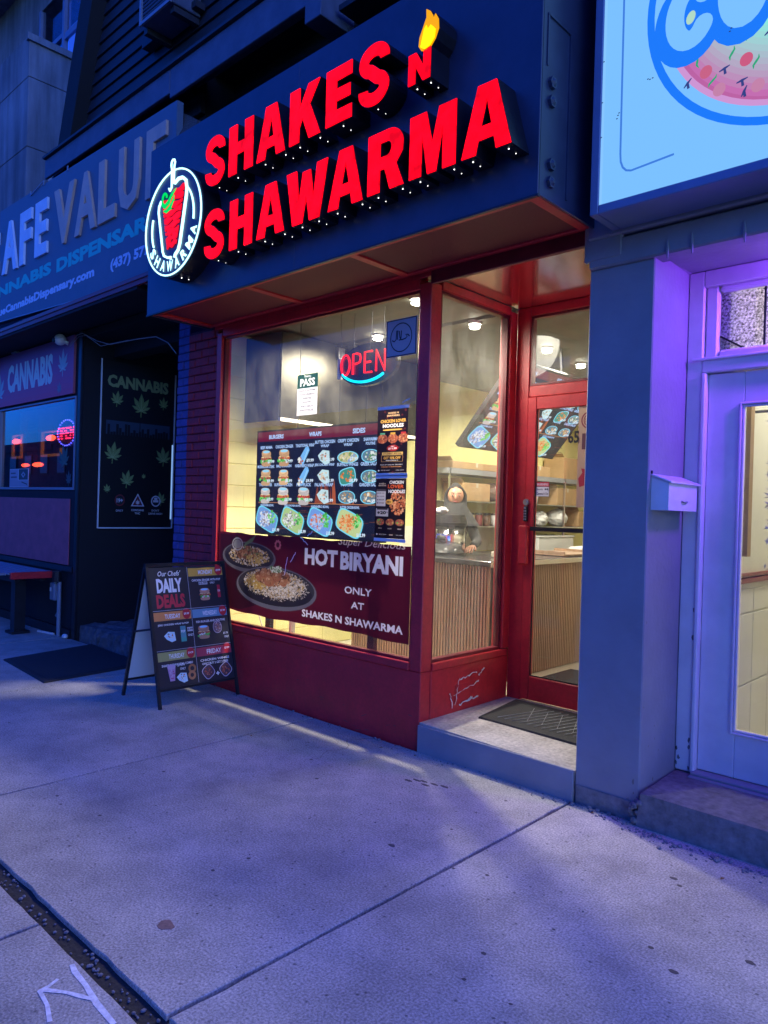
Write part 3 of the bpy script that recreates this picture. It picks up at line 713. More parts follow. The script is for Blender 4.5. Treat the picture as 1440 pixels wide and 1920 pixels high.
def loop_in(lp, e, w, h):   # inset a loop by e metres (letter face sits inside its trim edge)
    n = len(lp); A = sum(lp[i][0]*lp[(i+1) % n][1]-lp[(i+1) % n][0]*lp[i][1] for i in range(n)); s = 1 if A > 0 else -1
    out = []
    for i in range(n):
        a, b, c = lp[i-1], lp[i], lp[(i+1) % n]
        e1 = ((b[0]-a[0])*w, (b[1]-a[1])*h); e2 = ((c[0]-b[0])*w, (c[1]-b[1])*h)
        l1 = math.hypot(*e1) or 1e-6; l2 = math.hypot(*e2) or 1e-6
        n1 = (-e1[1]/l1, e1[0]/l1); n2 = (-e2[1]/l2, e2[0]/l2); nx, ny = n1[0]+n2[0], n1[1]+n2[1]; d = max(.35, 1+n1[0]*n2[0]+n1[1]*n2[1])
        out.append((b[0]+s*e*nx/d/w, b[1]+s*e*ny/d/h))
    return out
def channel_letter(ch, x0, x1, z0, h, feet):
    w = x1-x0; loops = GL[ch]
    o = solid_shape(loops, YF+.006, YB-YF-.006, w, h, x0, z0).build('letter', 'letter_side', sign)
    ins = [loop_in(loops[0], .0035, w, h)]+[loop_in(l, -.0035, w, h) for l in loops[1:]]
    # the hole of a loop is wound the same way round: its inset grows it
    solid_shape(ins, YF, .012, w, h, x0, z0).build('letter_face', 'red_letter', o)
    d = MB()
    for fx in feet:
        d.ball((x0+fx*w, YF+.045, z0-.001), .0034, seg=8, rings=5); d.ball((x0+fx*w, YF+.105, z0-.001), .0024, seg=8, rings=5)
    d.build('led_dot', 'led_white', o)
rows = [('S', -1.474, -1.237, 3.755, .345, [.5]), ('H', -1.191, -.918, 3.76, .335, [.2]), ('A', -.880, -.585, 3.76, .335, [.15, .85]),
        ('K', -.547, -.261, 3.762, .335, [.2, .85]), ('E', -.214, .009, 3.765, .33, [.5]), ('S', .057, .297, 3.765, .345, [.5]), ('N', .432, .588, 3.77, .165, [.2, .8]),
        ('S', -1.464, -1.221, 3.245, .345, [.5]), ('H', -1.160, -.902, 3.255, .335, [.2]), ('A', -.860, -.572, 3.258, .335, [.15, .85]),
        ('W', -.560, -.178, 3.26, .335, [.3, .7]), ('A', -.175, .118, 3.265, .335, [.15, .85]), ('R', .150, .420, 3.268, .332, [.18, .85]),
        ('M', .457, .768, 3.270, .33, [.15, .87]), ('A', .800, 1.098, 3.272, .335, [.15, .85])]
for r in rows: channel_letter(*r)
fl = [(.50, 3.955), (.505, 4.0), (.53, 4.05), (.55, 4.09), (.548, 4.135), (.575, 4.115), (.593, 4.085), (.598, 4.065), (.612, 4.085), (.632, 4.05), (.636, 4.0), (.615, 3.955), (.585, 3.925), (.555, 3.915), (.52, 3.925)]
flm = solid_shape([fl], YF+.006, .14, 1, 1).build('flame', 'letter_side', sign)
solid_shape([[(x*.97+.0171, z*.97+.12) for x, z in fl]], YF, .012, 1, 1).build('flame_face', 'flame_orange', flm)
fy = [(.517, 3.945), (.53, 3.99), (.54, 4.03), (.555, 4.045), (.565, 4.02), (.585, 4.035), (.60, 4.02), (.617, 4.0), (.612, 3.96), (.58, 3.93), (.545, 3.925)]
solid_shape([fy], YF-.005, .006, 1, 1).build('flame_core', 'flame_yellow', flm)
# round logo
LX, LZ, LR = -1.885, 3.625, .385
disc = [(LX+(LR+.018)*math.cos(2*math.pi*k/48), LZ+(LR+.018)*math.sin(2*math.pi*k/48)) for k in range(48)]
lg = solid_shape([disc], YF+.006, .145).build('logo_disc', 'letter_side', sign)
solid_shape([[(LX+(LR+.010)*math.cos(2*math.pi*k/48), LZ+(LR+.010)*math.sin(2*math.pi*k/48)) for k in range(48)]], YF, .007).build('logo_backing', 'navy_panel', lg)
MB().tube([(LX+LR*math.cos(2*math.pi*k/60), YF-.006, LZ+LR*math.sin(2*math.pi*k/60)) for k in range(60)], .006, 6, closed=True).build('logo_ring', 'neon_white', lg)
sk = MB(); r_ = .010
def LP(x, z): return (LX+x, YF-.006, LZ+z)
cone = [(-.165, .200), (-.195, .165), (-.20, .12), (-.125, -.19), (-.105, -.225), (-.05, -.250), (-.005, -.255), (-.01, -.272)]
sk.tube([LP(*p) for p in cone], .009, 6)
sk.tube([LP(*p) for p in [(.02, .285), (.07, .305), (.13, .298), (.175, .265), (.19, .21), (.185, .15), (.115, -.18), (.095, -.222), (.055, -.248), (.045, -.268)]], .012, 6)
sk.tube([LP(*p) for p in [(.008, .285), (.008, .415), (.018, .445), (.008, .465), (-.012, .470), (-.03, .455), (-.034, .43), (-.024, .40), (-.022, .265), (-.045, .245), (-.06, .268)]], .007, 6)
sk.tube([LP(*p) for p in arc(0, 0, .290, .290, -8, 44, 8)], .007, 6); sk.tube([LP(*p) for p in arc(0, 0, .290, .290, 163, 206, 8)], .007, 6)
sk.build('logo_outline', 'neon_white', lg)
meat = MB(); zz = .19
q = random.Random(4)
lay = 9
for i in range(lay):
    z1 = .235-i*.048; z0 = z1-.035; w1 = .158-.0112*i; w0 = .158-.0112*(i+.7)
    tl = .01 if i == 0 else -w1
    top = [(tl+(w1-tl)*t/8, z1+.008*math.sin(t*1.1+i*1.7)+.012*(t/8)) for t in range(9)]
    bot = [(-w0+(2*w0)*t/8, z0+.009*math.sin(t*1.2+i*2.3)+.012*(t/8)) for t in range(9)]
    if i == 0: bot = [(-.01+(w0+.01)*t/8, z0+.004*math.sin(t)) for t in range(9)]
    meat.v += []; mm = solid_shape([[(LX+a, LZ+b) for a, b in bot+top[::-1]]], YF-.010, .008); meat.add(mm.v, mm.f)
for i in range(lay-1):   # short strips linking neighbouring layers
    z1 = .235-i*.048-.03; x = (-.08 if i % 2 else .05)*(1-.08*i)
    mm = solid_shape([[(LX+x-.02, LZ+z1-.02), (LX+x+.02, LZ+z1-.02), (LX+x+.025, LZ+z1+.012), (LX+x-.015, LZ+z1+.012)]], YF-.0095, .007); meat.add(mm.v, mm.f)
meat.build('logo_meat', 'logo_red', lg)
lfm = MB()
ribbon_solid(lfm, arc(-.110, .205, .030, .036, 0, 200, 8)+[(-.135, .165), (-.100, .140), (-.05, .160), (-.01, .205), (.055, .240)], [.016]*9+[.030, .036, .036, .026, .004], YF-.014, .008, LX, LZ)
ribbon_solid(lfm, [(-.12, .112), (-.08, .100), (-.03, .115), (.005, .150), (.03, .195)], [.010, .028, .034, .024, .003], YF-.013, .008, LX, LZ)
lfm.build('logo_leaf', 'logo_green', lg)
word = 'SHAWARMA'
for i, ch in enumerate(word):
    a = R(214+i*(124/7.0)); rr_ = .318; cx, cz = rr_*math.cos(a), rr_*math.sin(a); ta = a+math.pi/2
    vs, fs, asp = text2d(ch, .035); h = .080; w = {'W': .088, 'M': .080}.get(ch, .066)
    P = []
    for u, v in vs:
        px, pz = (u-.5)*w, (v-.5)*h; P.append((LX+cx+px*math.cos(ta)-pz*math.sin(ta), YF-.008, LZ+cz+px*math.sin(ta)+pz*math.cos(ta)))
    MB().add(P, fs).build('logo_letter', 'neon_white', lg)
MB().ball((LX+.06, YF+.05, LZ-LR-.022), .004, seg=8, rings=5).ball((LX+.06, YF+.11, LZ-LR-.020), .003, seg=8, rings=5).build('led_dot', 'led_white', lg)

# ================================================================== PRINTS (menus, posters, banner)
GOLD = (.75, .42, .08); LET = [(.10, .55, .08), (.16, .70, .12), (.06, .38, .05)]
def dish(P, cx, cy, rx, ry, plate, cols, n=26, p=4.0, rot=0, rim=(.25, .75, 1.0), size=None):
    P.ell(cx, cy, rx, ry, rim, 18, rot, p); P.ell(cx, cy, rx*.90, ry*.88, plate, 18, rot, p)
    P.blobs(cx, cy, rx*.74, ry*.70, cols, n, size or rx*.14)
def burger(P, cx, cy, w, bun=(.80, .48, .18), filling=(.5, .10, .04)):
    w *= random.uniform(1.0, 1.16); k_ = random.uniform(.75, 1.0); bun = (bun[0]*k_, bun[1]*k_, bun[2]*k_*1.3)
    P.blobs(cx, cy-w*.20, w*.50, w*.14, LET, 14, w*.10)
    P.ell(cx, cy-w*.34, w*.38, w*.13, bun, 14, 0, 3); P.ell(cx, cy-w*.05, w*.46, w*.09, filling, 12, 0, 3)
    P.ell(cx, cy+.02*w, w*.42, w*.05, (.95, .75, .35), 12); P.blobs(cx, cy-w*.17, w*.40, w*.07, LET+[(.8, .75, .65)], 12, w*.09)
    P.blobs(cx, cy-w*.06, w*.44, w*.07, [filling, tuple(c*.5 for c in filling), (.7, .1, .05)], 18, w*.055)
    P.ell(cx, cy+w*.19, w*.40, w*.20, bun, 14, random.uniform(-.12, .12), 2.6); P.blobs(cx, cy+w*.19, w*.30, w*.12, [tuple(c*.8 for c in bun), tuple(min(1, c*1.2) for c in bun)], 22, w*.03); P.ell(cx-.05*w, cy+w*.25, w*.26, w*.10, tuple(min(1, c*1.35) for c in bun), 12)
    P.ell(cx, cy+w*.30, w*.30, w*.07, (.35, .75, 1.0), 12, 0, 2)
def wrap(P, cx, cy, w, kind=0):
    if kind == 0:
        P.poly([(cx-w*.2, cy-w*.38), (cx+.0*w, cy-w*.42), (cx+w*.42, cy+w*.25), (cx+w*.34, cy+w*.42), (cx+w*.15, cy+w*.40), (cx-w*.32, cy-w*.16)], (.20, .50, .95))
        P.poly([(cx-w*.05, cy-w*.30), (cx+w*.05, cy-w*.30), (cx+w*.36, cy+w*.25), (cx+w*.28, cy+w*.30)], (.35, .68, 1.0))
        P.blobs(cx-w*.20, cy-w*.22, w*.17, w*.17, [(.85, .8, .7), (.5, .15, .1), (.6, .5, .3), (.9, .9, .85)], 18, w*.06)
    else:
        P.poly([(cx-w*.42, cy+w*.05), (cx-w*.1, cy+w*.30), (cx+w*.35, cy+w*.25), (cx+w*.40, cy-w*.30), (cx+w*.1, cy-w*.38), (cx-w*.25, cy-w*.18)], (.60, .80, .85))
        P.blobs(cx, cy, w*.28, w*.20, [(.65, .2, .1), (.85, .82, .75), (.3, .3, .25), (.8, .6, .4)], 20, w*.06)
TXC = (.45, .62, 1.0)
def menu(P, w, h):
    P.rect(-.012, -.012, w+.012, h+.012, (.004, .004, .006)); P.rect(0, 0, w, h, (.008, .009, .022)); P.rect(0, h*.905, w, h, (.16, .006, .022))
    q = random.Random(2)
    for k in range(26):   # printed flames behind the middle
        x = w*q.gauss(.56, .15); b = h*.30; t = h*q.uniform(.08, .30)*max(.2, 1-abs(x/w-.56)*2.2); ww = w*q.uniform(.006, .016)
        P.poly([(x-ww, b), (x+ww, b), (x+ww*.6, b+t*.5), (x+ww*q.uniform(-1.5, 1.5), b+t)], q.choice([(.30, .055, .012), (.45, .10, .03), (.16, .03, .012), (.10, .02, .01)]))
    for k in range(60):   # glowing table
        x = w*q.uniform(0, 1); y = h*q.uniform(.02, .30); l = w*q.uniform(.03, .12)
        P.poly([(x, y), (x+l, y+h*.004+(x/w-.5)*.0), (x+l*.9, y+h*.012), (x, y+h*.006)], q.choice([(.10, .025, .014), (.16, .05, .03), (.05, .012, .01)]))
    P.rect(w*.02, h*.298, w*.98, h*.304, (.55, .22, .08))
    P.text('BURGERS', w*.17, h*.925, w*.13, h*.042, TXC, .04); P.text('WRAPS', w*.50, h*.925, w*.10, h*.042, TXC, .04); P.text('SIDES', w*.83, h*.925, w*.09, h*.045, TXC, .04)
    names = [['BEEF MAMA', 'CHICKEN ZINGER', 'TRADITIONAL WRAP', 'BUTTER CHICKEN', 'CRISPY CHICKEN', 'SHAWARMA'],
             ['MUSHROOM STEAK', 'BBQ CHICKEN', 'HABANERO WRAP', 'JERK CHICKEN WRAP', 'BUFFALO WINGS', 'GREEK SALAD'],
             ['TWIN TOWER', 'BUFFALO CHICKEN', 'FISH FLICK', 'FALAFEL WRAP', 'POUTINE', 'GARDEN SALAD']]
    second = {(0, 3): 'WRAP', (0, 4): 'WRAP', (0, 5): 'POUTINE'}
    price = [['$7.99', '$7.99', '$9.99', '$11.99', '$7.99', '$9.99'], ['$9.99', '$8.99', '$9.99', '$11.99', '$8.99', '$7.99'], ['$12.99', '$8.99', '$8.99', '$8.99', '$7.99', '$7.99']]
    xs = [.085, .245, .42, .58, .755, .915]; ys = [.745, .555, .375]
    for r in range(3):
        for c in range(6):
            P.z = .005; x = w*xs[c]; y = h*ys[r]
            ln = len(names[r][c]); tw = w*min(.155, .011*ln+.01)
            ty = y+h*.085
            P.text(names[r][c], x, ty+(.022*h if (r, c) in second else 0), tw, h*.031, TXC, .035)
            if (r, c) in second: P.text(second[(r, c)], x, ty-.012*h, w*.065, h*.026, TXC, .035)
            fy_ = y-h*(.012 if (r, c) in second else 0)
            if c < 2 or (r, c) == (2, 2): burger(P, x, fy_, w*.098, [(.75, .42, .16), (.85, .5, .2), (.7, .6, .45)][r], [(.45, .12, .05), (.7, .2, .06), (.6, .06, .03)][c])
            elif c == 2: wrap(P, x-.012*w, fy_, w*.12)
            elif c == 3: wrap(P, x-.005*w, fy_, w*.115, 1)
            elif r == 1 and c == 4: dish(P, x, fy_-h*.005, w*.062, h*.075, (.06, .30, .22), [(.8, .22, .03), (.65, .12, .02), (.9, .35, .08)], 22, 3.4, .2)
            elif r == 0 and c == 4: dish(P, x, fy_-h*.015, w*.078, h*.055, (.5, .5, .3), [(.7, .6, .3), (.85, .8, .6), (.25, .35, .1), (.3, .4, .6)], 34, 2)
            else: dish(P, x, fy_-h*.010, w*.062, h*.058, (.12, .22, .30), [(.85, .85, .8), (.25, .22, .18), (.5, .55, .4), (.12, .3, .12)] if r < 2 else [(.85, .8, .7), (.65, .35, .1), (.3, .25, .2)], 30, 2.2)
            P.text(price[r][c], x+w*.045, y-h*.060, w*.060, h*.034, (.75, .85, 1.0), .04)
    bn = ['SHAWARMA BOWL', 'JERK CHICKEN BOWL', 'HABANERO BOWL', 'BUTTER CHICKEN BOWL']; bp = ['$11.99', '$12.99', '$12.99', '$12.99']; bx = [.115, .34, .565, .79]
    pal = [[(.55, .60, .85), (.30, .22, .25), (.8, .8, .85)], [(.2, .2, .22), (.85, .85, .85), (.6, .55, .5)], [(.35, .5, .85), (.75, .2, .08), (.5, .6, .85)], [(.85, .28, .05), (.75, .18, .03), (.9, .45, .2)]]
    for k in range(4):
        P.z = .005; x = w*bx[k]; y = h*.135
        P.text(bn[k], x-w*.01, h*.262, w*(.12 if k % 3 == 0 and k == 0 else .14), h*.024, TXC, .035)
        P.ell(x-.01*w, y, w*.098, h*.105, (.18, .72, .95), 20, -.35, 4); P.ell(x-.01*w, y, w*.090, h*.094, [(.18, .35, .75), (.45, .62, .25), (.18, .35, .80), (.58, .66, .30)][k], 20, -.35, 4)
        P.blobs(x-.030*w, y, w*.054, h*.080, pal[k], 90, w*.009); P.blobs(x+.038*w, y+.018*h, w*.032, h*.06, LET+[(.3, .8, .3)], 30, w*.010); P.blobs(x, y+.02*h, w*.05, h*.05, pal[k], 22, w*.007)
        P.text(bp[k], x+w*.075, h*.016, w*.062, h*.036, (.75, .85, 1.0), .04)

# ================================================================== THINGS IN THE WINDOW
tv = thing('menu_screen', 'large lit menu board of burgers, wraps and bowls standing in the display window', 'menu board', (-1.2, .14, 1.33))
box('casing', 'black_plastic', -1.945, -.475, .104, .15, 1.312, 2.168, tv, .004)
P = Print((-1.93, .1035, 1.327), (1, 0, 0), (0, 0, 1), (0, -1, 0)); menu(P, 1.44, .826); P.build('menu_print', 'screen_print', tv)
MB().tube([(-.72, .15, 2.16), (-.72, .16, 2.4), (-.70, .17, 2.98)], .003, 5).tube([(-1.48, .15, 2.16), (-1.49, .17, 2.6), (-1.50, .17, 3.02)], .003, 5).build('hanging_wire', 'black_metal', tv)
MB().box(-1.80, -1.74, .13, .17, .19, 1.32).box(-.62, -.56, .13, .17, .19, 1.32).build('stand_leg', 'black_metal', tv)
tv2 = thing('menu_screen', 'slanted lit menu board hanging over the counter behind the side window and door', 'menu board', (-.6, 1.85, 2.1))
d_ = Vector((.50, 0, .60)).normalized(); N_ = Vector((.60, 0, -.50)).normalized()
P = Print(Vector((-.60, 1.12, 2.08))+N_*.002, (0, 1, 0), d_, N_); menu(P, 1.42, .80); P.build('menu_print', 'screen_print_dim', tv2)
a0 = Vector((-.60, 1.10, 2.08))-d_*.012; b0 = Vector((0, 1.46, 0))
MB().hexa([a0-N_*.04, a0-N_*.04+b0, a0+b0, a0, a0-N_*.04+d_*.83, a0-N_*.04+b0+d_*.83, a0+b0+d_*.83, a0+d_*.83]).build('casing', 'black_plastic', tv2)
MB().bar((-.35, 1.4, 2.45), (-.40, 1.4, 3.06), .02).bar((-.35, 2.3, 2.45), (-.40, 2.3, 3.06), .02).build('ceiling_bracket', 'black_metal', tv2)

# posters taped behind the glass
def noodle_poster(P, w, h, kind):
    P.sheet = ([(0, 0), (w, 0), (w, h), (0, h)], (.014, .009, .012)); q = random.Random(kind)
    FD = [(.55, .16, .06), (.45, .10, .04), (.65, .28, .12), (.25, .06, .03)]
    if kind == 0:
        for k in range(34): P.ell(q.uniform(0, w), q.uniform(0, h), .010, .007, (.10, .02, .02), 7)
        P.text('SHAKES N', w*.52, h*.93, w*.34, h*.026, (.8, .5, .25), .03); P.text('SHAWARMA', w*.52, h*.885, w*.42, h*.032, (.8, .5, .25), .03)
        P.text('CHICKEN LOVER', w*.52, h*.79, w*.84, h*.052, GOLD, .04); P.text('NOODLES', w*.52, h*.715, w*.68, h*.058, WH, .04)
        P.ell(w*.5, h*.678, w*.32, h*.012, GOLD, 12, 0, 4)
        for k, x in enumerate((.18, .52, .86)):
            P.ell(w*x, h*.54, w*.17, h*.075, (.35, .10, .06), 16); P.blobs(w*x, h*.54, w*.15, h*.065, FD, 40, w*.03)
            P.rect(w*(x-.08), h*.605, w*(x+.08), h*.635, [(.1, .35, .2), (.6, .35, .05), (.5, .04, .04)][k])
        P.ell(w*.52, h*.39, w*.19, h*.05, (.40, .02, .02), 14); P.text('ONLY', w*.52, h*.405, w*.12, h*.02, WH); P.text('$11.99', w*.52, h*.365, w*.28, h*.034, WH, .04)
        P.rect(w*.18, h*.285, w*.86, h*.325, (.65, .42, .12)); P.text('STUDENT SPECIAL', w*.52, h*.292, w*.60, h*.026, (.05, .02, .02), .03)
        P.rect(w*.16, h*.175, w*.86, h*.28, (.45, .28, .10)); P.rect(w*.17, h*.18, w*.85, h*.275, (.012, .008, .01))
        P.text('GET 20% OFF', w*.51, h*.215, w*.56, h*.042, GOLD, .03); P.text('WITH SCHOOL ID', w*.51, h*.188, w*.4, h*.016, WH)
        P.text('PICK UP  DINE IN  DELIVERY', w*.5, h*.12, w*.74, h*.018, (.6, .6, .6)); P.text('SHAKES N SHAWARMA', w*.5, h*.088, w*.66, h*.018, (.7, .3, .1))
        P.ell(w*.08, h*.04, w*.03, h*.014, (.6, .6, .6), 8); P.text('VISIT US TODAY', w*.30, h*.035, w*.30, h*.014, (.6, .6, .6)); P.text('CALL NOW', w*.78, h*.035, w*.26, h*.014, (.6, .6, .6))
    else:
        P.blobs(w*.75, h*.60, w*.26, h*.20, FD+[(.7, .35, .18)], 190, w*.035)
        P.text('SHAKES N', w*.22, h*.90, w*.22, h*.024, (.6, .5, .4)); P.text('SHAWARMA', w*.22, h*.87, w*.26, h*.022, (.6, .5, .4))
        P.text('CHICKEN', w*.68, h*.91, w*.46, h*.052, WH, .02, shear=.15); P.text('LOVER', w*.66, h*.835, w*.52, h*.062, (.75, .12, .03), .02, shear=.15); P.text('NOODLES', w*.70, h*.755, w*.54, h*.058, WH, .03)
        P.rect(w*.03, h*.535, w*.34, h*.80, (.62, .60, .58)); P.rect(w*.03, h*.785, w*.34, h*.82, (.10, .08, .08))
        for i in range(4): P.text(['MIX VEG', 'CHICKEN', 'BEEF', 'SHRIMP'][i], w*.21, h*(.745-.055*i), w*.17, h*.018, (.1, .05, .04)); P.ell(w*.08, h*(.753-.055*i), w*.02, h*.012, (.1, .05, .04), 8)
        P.ell(w*.46, h*.61, w*.12, h*.045, GOLD, 14); P.text('NEW', w*.46, h*.595, w*.14, h*.028, (.05, .02, .02), .03)
        P.rect(w*.03, h*.365, w*.44, h*.50, (.55, .53, .52)); P.rect(w*.06, h*.475, w*.42, h*.50, (.06, .05, .05)); P.text('20', w*.27, h*.40, w*.20, h*.055, (.02, .02, .02), .05); P.text('%', w*.405, h*.42, w*.05, h*.025, (.02, .02, .02), .03); P.ell(w*.12, h*.425, w*.045, h*.022, (.05, .05, .05), 10)
        for k, x in enumerate((.18, .50, .82)):
            P.ell(w*x, h*.27, w*.14, h*.058, (.30, .10, .06), 14); P.blobs(w*x, h*.27, w*.12, h*.05, FD+LET[:1], 28, w*.025); P.text(['VEG', 'EGG', 'BEEF'][k], w*x, h*.155, w*.12, h*.018, (.6, .5, .4))
        P.ell(w*.08, h*.06, w*.03, h*.014, (.6, .6, .6), 8); P.text('VISIT US TODAY', w*.27, h*.055, w*.26, h*.014, (.6, .6, .6)); P.text('CALL NOW', w*.82, h*.055, w*.22, h*.014, (.6, .6, .6)); P.text('SNS', w*.55, h*.05, w*.12, h*.022, (.6, .5, .4))
for kind, z0, z1, lb in ((0, 1.795, 2.225, 'upper black poster advertising chicken lover noodles with student special'), (1, 1.352, 1.757, 'lower black poster of noodles with 20 percent coupon')):
    t = thing('noodle_poster', lb, 'poster', (-.32, .02, z0), 'noodle posters taped inside the window')
    MB().box(-.475, -.185, .018, .0195, z0-.022, z0-.001).box(-.475, -.185, .018, .0195, z1+.001, z1+.022).build('backing_sheet', 'white_paper', t)
    P = Print((-.47, .0175, z0), (1, 0, 0), (0, 0, 1), (0, -1, 0)); noodle_poster(P, .28, z1-z0, kind); P.build_film('poster_print', t, .5, 900)
q_ = thing('inspection_notice', 'green and white PASS inspection notice taped high in the window', 'notice', (-1.22, .02, 2.25))
P = Print((-1.34, .0185, 2.245), (1, 0, 0), (0, 0, 1), (0, -1, 0))
P.sheet = ([(0, 0), (.235, 0), (0, .31), (.235, .31)][:2]+[(.235, .31), (0, .31)], (.02, .07, .06)); P.rect(0, 0, .235, .2055, (.62, .60, .62)); P.text('PASS', .117, .220, .17, .058, WH, .03); P.text('Toronto', .117, .287, .08, .016, WH)
for i, (tx, ww) in enumerate([('SHAKES N SHAWARMA', .19), ('FOOD PREMISES', .17), ('INSPECTED', .10), ('JANUARY', .11), ('PUBLIC HEALTH', .14), ('NOTICE', .15)]): P.text(tx, .117, .180-.03*i, ww, .014, (.04, .04, .06))
P.build_film('notice_print', q_, .35, 900)
hl = thing('halal_sign', 'small grey square sign with halal script inside a circle at top right of window', 'sign', (-.24, .0, 2.56))
MB().box(-.375, -.105, -.021, -.014, 2.565, 2.815).build('plate', 'grey_paint', hl)
P = Print((-.24, -.0215, 2.69), (1, 0, 0), (0, 0, 1), (0, -1, 0)); INK = (.015, .02, .03)
P.rect(-.132, -.122, .132, .122, (.012, .016, .03)); P.rect(-.126, -.116, .126, .116, (.36, .38, .44)); P.ring(0, 0, .098, .098, .008, INK)
for pts in ([(.075, -.002), (.06, .012), (.04, .014), (.055, 0), (.04, -.012), (.015, -.016), (0, -.016)], [(.002, .045), (0, .0), (-.002, -.016), (-.02, -.016)], [(-.018, .045), (-.01, .0), (-.002, -.014)], [(-.03, .05), (-.032, -.012)], [(-.04, .05), (-.044, -.01), (-.06, -.022), (-.08, -.012)]): P.stroke(pts, .009, INK)
P.build('sign_print', 'print', hl)
# food banner taped over the lower window
bnr = thing('food_banner', 'maroon HOT BIRYANI banner taped across the lower display window', 'banner', (-1.2, .0, .7))
n = 40
top = [(2.185*i/n, .645+.005*math.sin(i*.45)+.003*math.sin(i*1.4)) for i in range(n+1)]; bot = [(.035+2.15*i/n, .002+.008*math.sin(i*.21+2)+.004*math.sin(i*.83)) for i in range(n+1)]
P = Print((-2.29, -.0090, .67), (1, 0, 0), (0, 0, 1), (0, -1, 0))
P.sheet = (bot+top[::-1], (.075, .006, .018)); BL = (.70, .72, .82)
RICE = [(.40, .36, .34), (.32, .27, .24), (.50, .46, .44), (.34, .23, .08), (.24, .16, .07)]
P.poly([(0.04, .03), (.34, .02), (.62, .10), (.52, .40), (.26, .63), (0.02, .63)], (.030, .005, .014))
CH = [(.20, .075, .045), (.27, .12, .065), (.14, .05, .03), (.08, .03, .02), (.34, .18, .11)]
P.ell(.42, .455, .36, .125, (.09, .09, .12), 30); P.ell(.42, .465, .335, .105, (.03, .025, .04), 30); P.ell(.42, .445, .32, .085, (.02, .017, .03), 30)
P.blobs(.43, .465, .27, .080, RICE, 420, .011); P.blobs(.40, .49, .16, .05, CH+[(.12, .14, .06)], 150, .016); P.blobs(.52, .445, .13, .035, [(.34, .23, .07), (.40, .28, .09)], 90, .010)
P.ring(.27, .555, .075, .055, .012, (.30, .30, .33), 22); P.ell(.27, .555, .055, .038, (.20, .20, .22), 16)
for k in range(12): P.stroke([(.36+.01*k, .54+.004*k), (.385+.012*k, .575+.006*k)], .006, (.10, .16, .08))
P.ell(.77, .232, .50, .168, (.10, .10, .14), 44); P.ell(.77, .245, .475, .145, (.03, .028, .04), 44); P.ell(.77, .215, .45, .118, (.018, .016, .028), 44)
P.blobs(.76, .268, .385, .112, RICE, 1300, .010)
for k in range(900):
    x, y = random.gauss(.86, .17), random.gauss(.235, .055)
    if ((x-.77)/.42)**2+((y-.262)/.125)**2 > 1: continue
    a = random.uniform(-.8, .8); l = .013; P.poly([(x-l*math.cos(a), y-l*math.sin(a)), (x, y-.0022), (x+l*math.cos(a), y+l*math.sin(a)), (x, y+.0022)], random.choice(RICE[:3]+[(.60, .56, .54)]))
P.blobs(.55, .27, .14, .06, [(.34, .23, .07), (.40, .28, .09), (.30, .18, .05)], 160, .012)
P.blobs(.74, .315, .22, .062, CH, 260, .018)
for (x, y, r) in [(.70, .285, .062), (.63, .335, .045), (.80, .325, .05), (.88, .285, .042), (.57, .30, .034)]:
    P.ell(x, y, r, r*.72, (.26, .09, .05), 16); P.ell(x-.004, y+.006, r*.85, r*.58, (.26, .11, .06), 16); P.ell(x-.012, y+.014, r*.4, r*.22, (.40, .23, .15), 12); P.blobs(x, y, r*.7, r*.5, CH, 16, r*.10)
P.blobs(.78, .385, .075, .028, [(.06, .14, .05), (.12, .20, .09), (.45, .5, .4), (.55, .58, .5)], 70, .012)
for k in range(9): P.ell(.80+.03*math.cos(k*.7), .575+.03*math.sin(k*.7), .012, .012, (.45, .12, .16), 8)
P.text('Super Delicious', 1.80, .600, .64, .068, (.80, .60, .50), .004, shear=.35)
P.text('HOT', 1.305, .448, .36, .125, BL, .045); P.text('BIRYANI', 1.815, .440, .60, .130, BL, .045)
P.text('ONLY', 1.70, .275, .27, .052, BL, .02); P.text('AT', 1.70, .175, .13, .048, BL, .02); P.text('SHAKES N SHAWARMA', 1.62, .055, 1.02, .056, BL, .028)
P.build_film('banner_film', bnr, .50)
# crumpled tape ends
tpm = MB()
q = random.Random(5)
for (x, z, l, a) in [(-1.22, 1.315, .10, -.5), (-1.14, 1.33, .07, .6), (-2.2, .68, .04, -1.2), (-.22, 2.26, .07, .3), (-1.40, 1.02, .14, 1.3), (-1.33, 1.12, .1, .9)]:
    pts = [(x+l*t/6*math.cos(a)+q.uniform(-.004, .004), z+l*t/6*math.sin(a)+q.uniform(-.004, .004)) for t in range(7)]
    v, f = ribbon(pts, .007); tpm.add([(p[0], -.0100, p[1]) for p in v], f)
stuff(tpm.build('tape_end', 'white_plastic', bnr))
# neon OPEN sign hanging inside
on = thing('open_sign', 'oval neon OPEN sign with red letters and blue underline hanging in the window', 'neon sign', (-.76, .1, 2.6))
def ellp(cx, cz, rx, rz, rot, n=30): return [(cx+rx*math.cos(2*math.pi*k/n)*math.cos(rot)-rz*math.sin(2*math.pi*k/n)*math.sin(rot), cz+rx*math.cos(2*math.pi*k/n)*math.sin(rot)+rz*math.sin(2*math.pi*k/n)*math.cos(rot)) for k in range(n)]
solid_shape([ellp(-.74, 2.60, .30, .155, .0)], .17, .035).build('backing', 'black_plastic', on)
nt_ = MB()
def OPt(pts): return [(-1.0+a*.468, .150, 2.535+b*.15) for a, b in pts]
def np_(pts, closed=False): nt_.tube(OPt(pts), .0085, 6, closed=closed)
np_([(.11+.10*math.cos(2*math.pi*k/16), .5+.5*math.sin(2*math.pi*k/16)) for k in range(16)], True)
np_([(.28, 0), (.28, 1), (.36, 1), (.43, .93), (.45, .75), (.43, .56), (.36, .50), (.29, .50)])
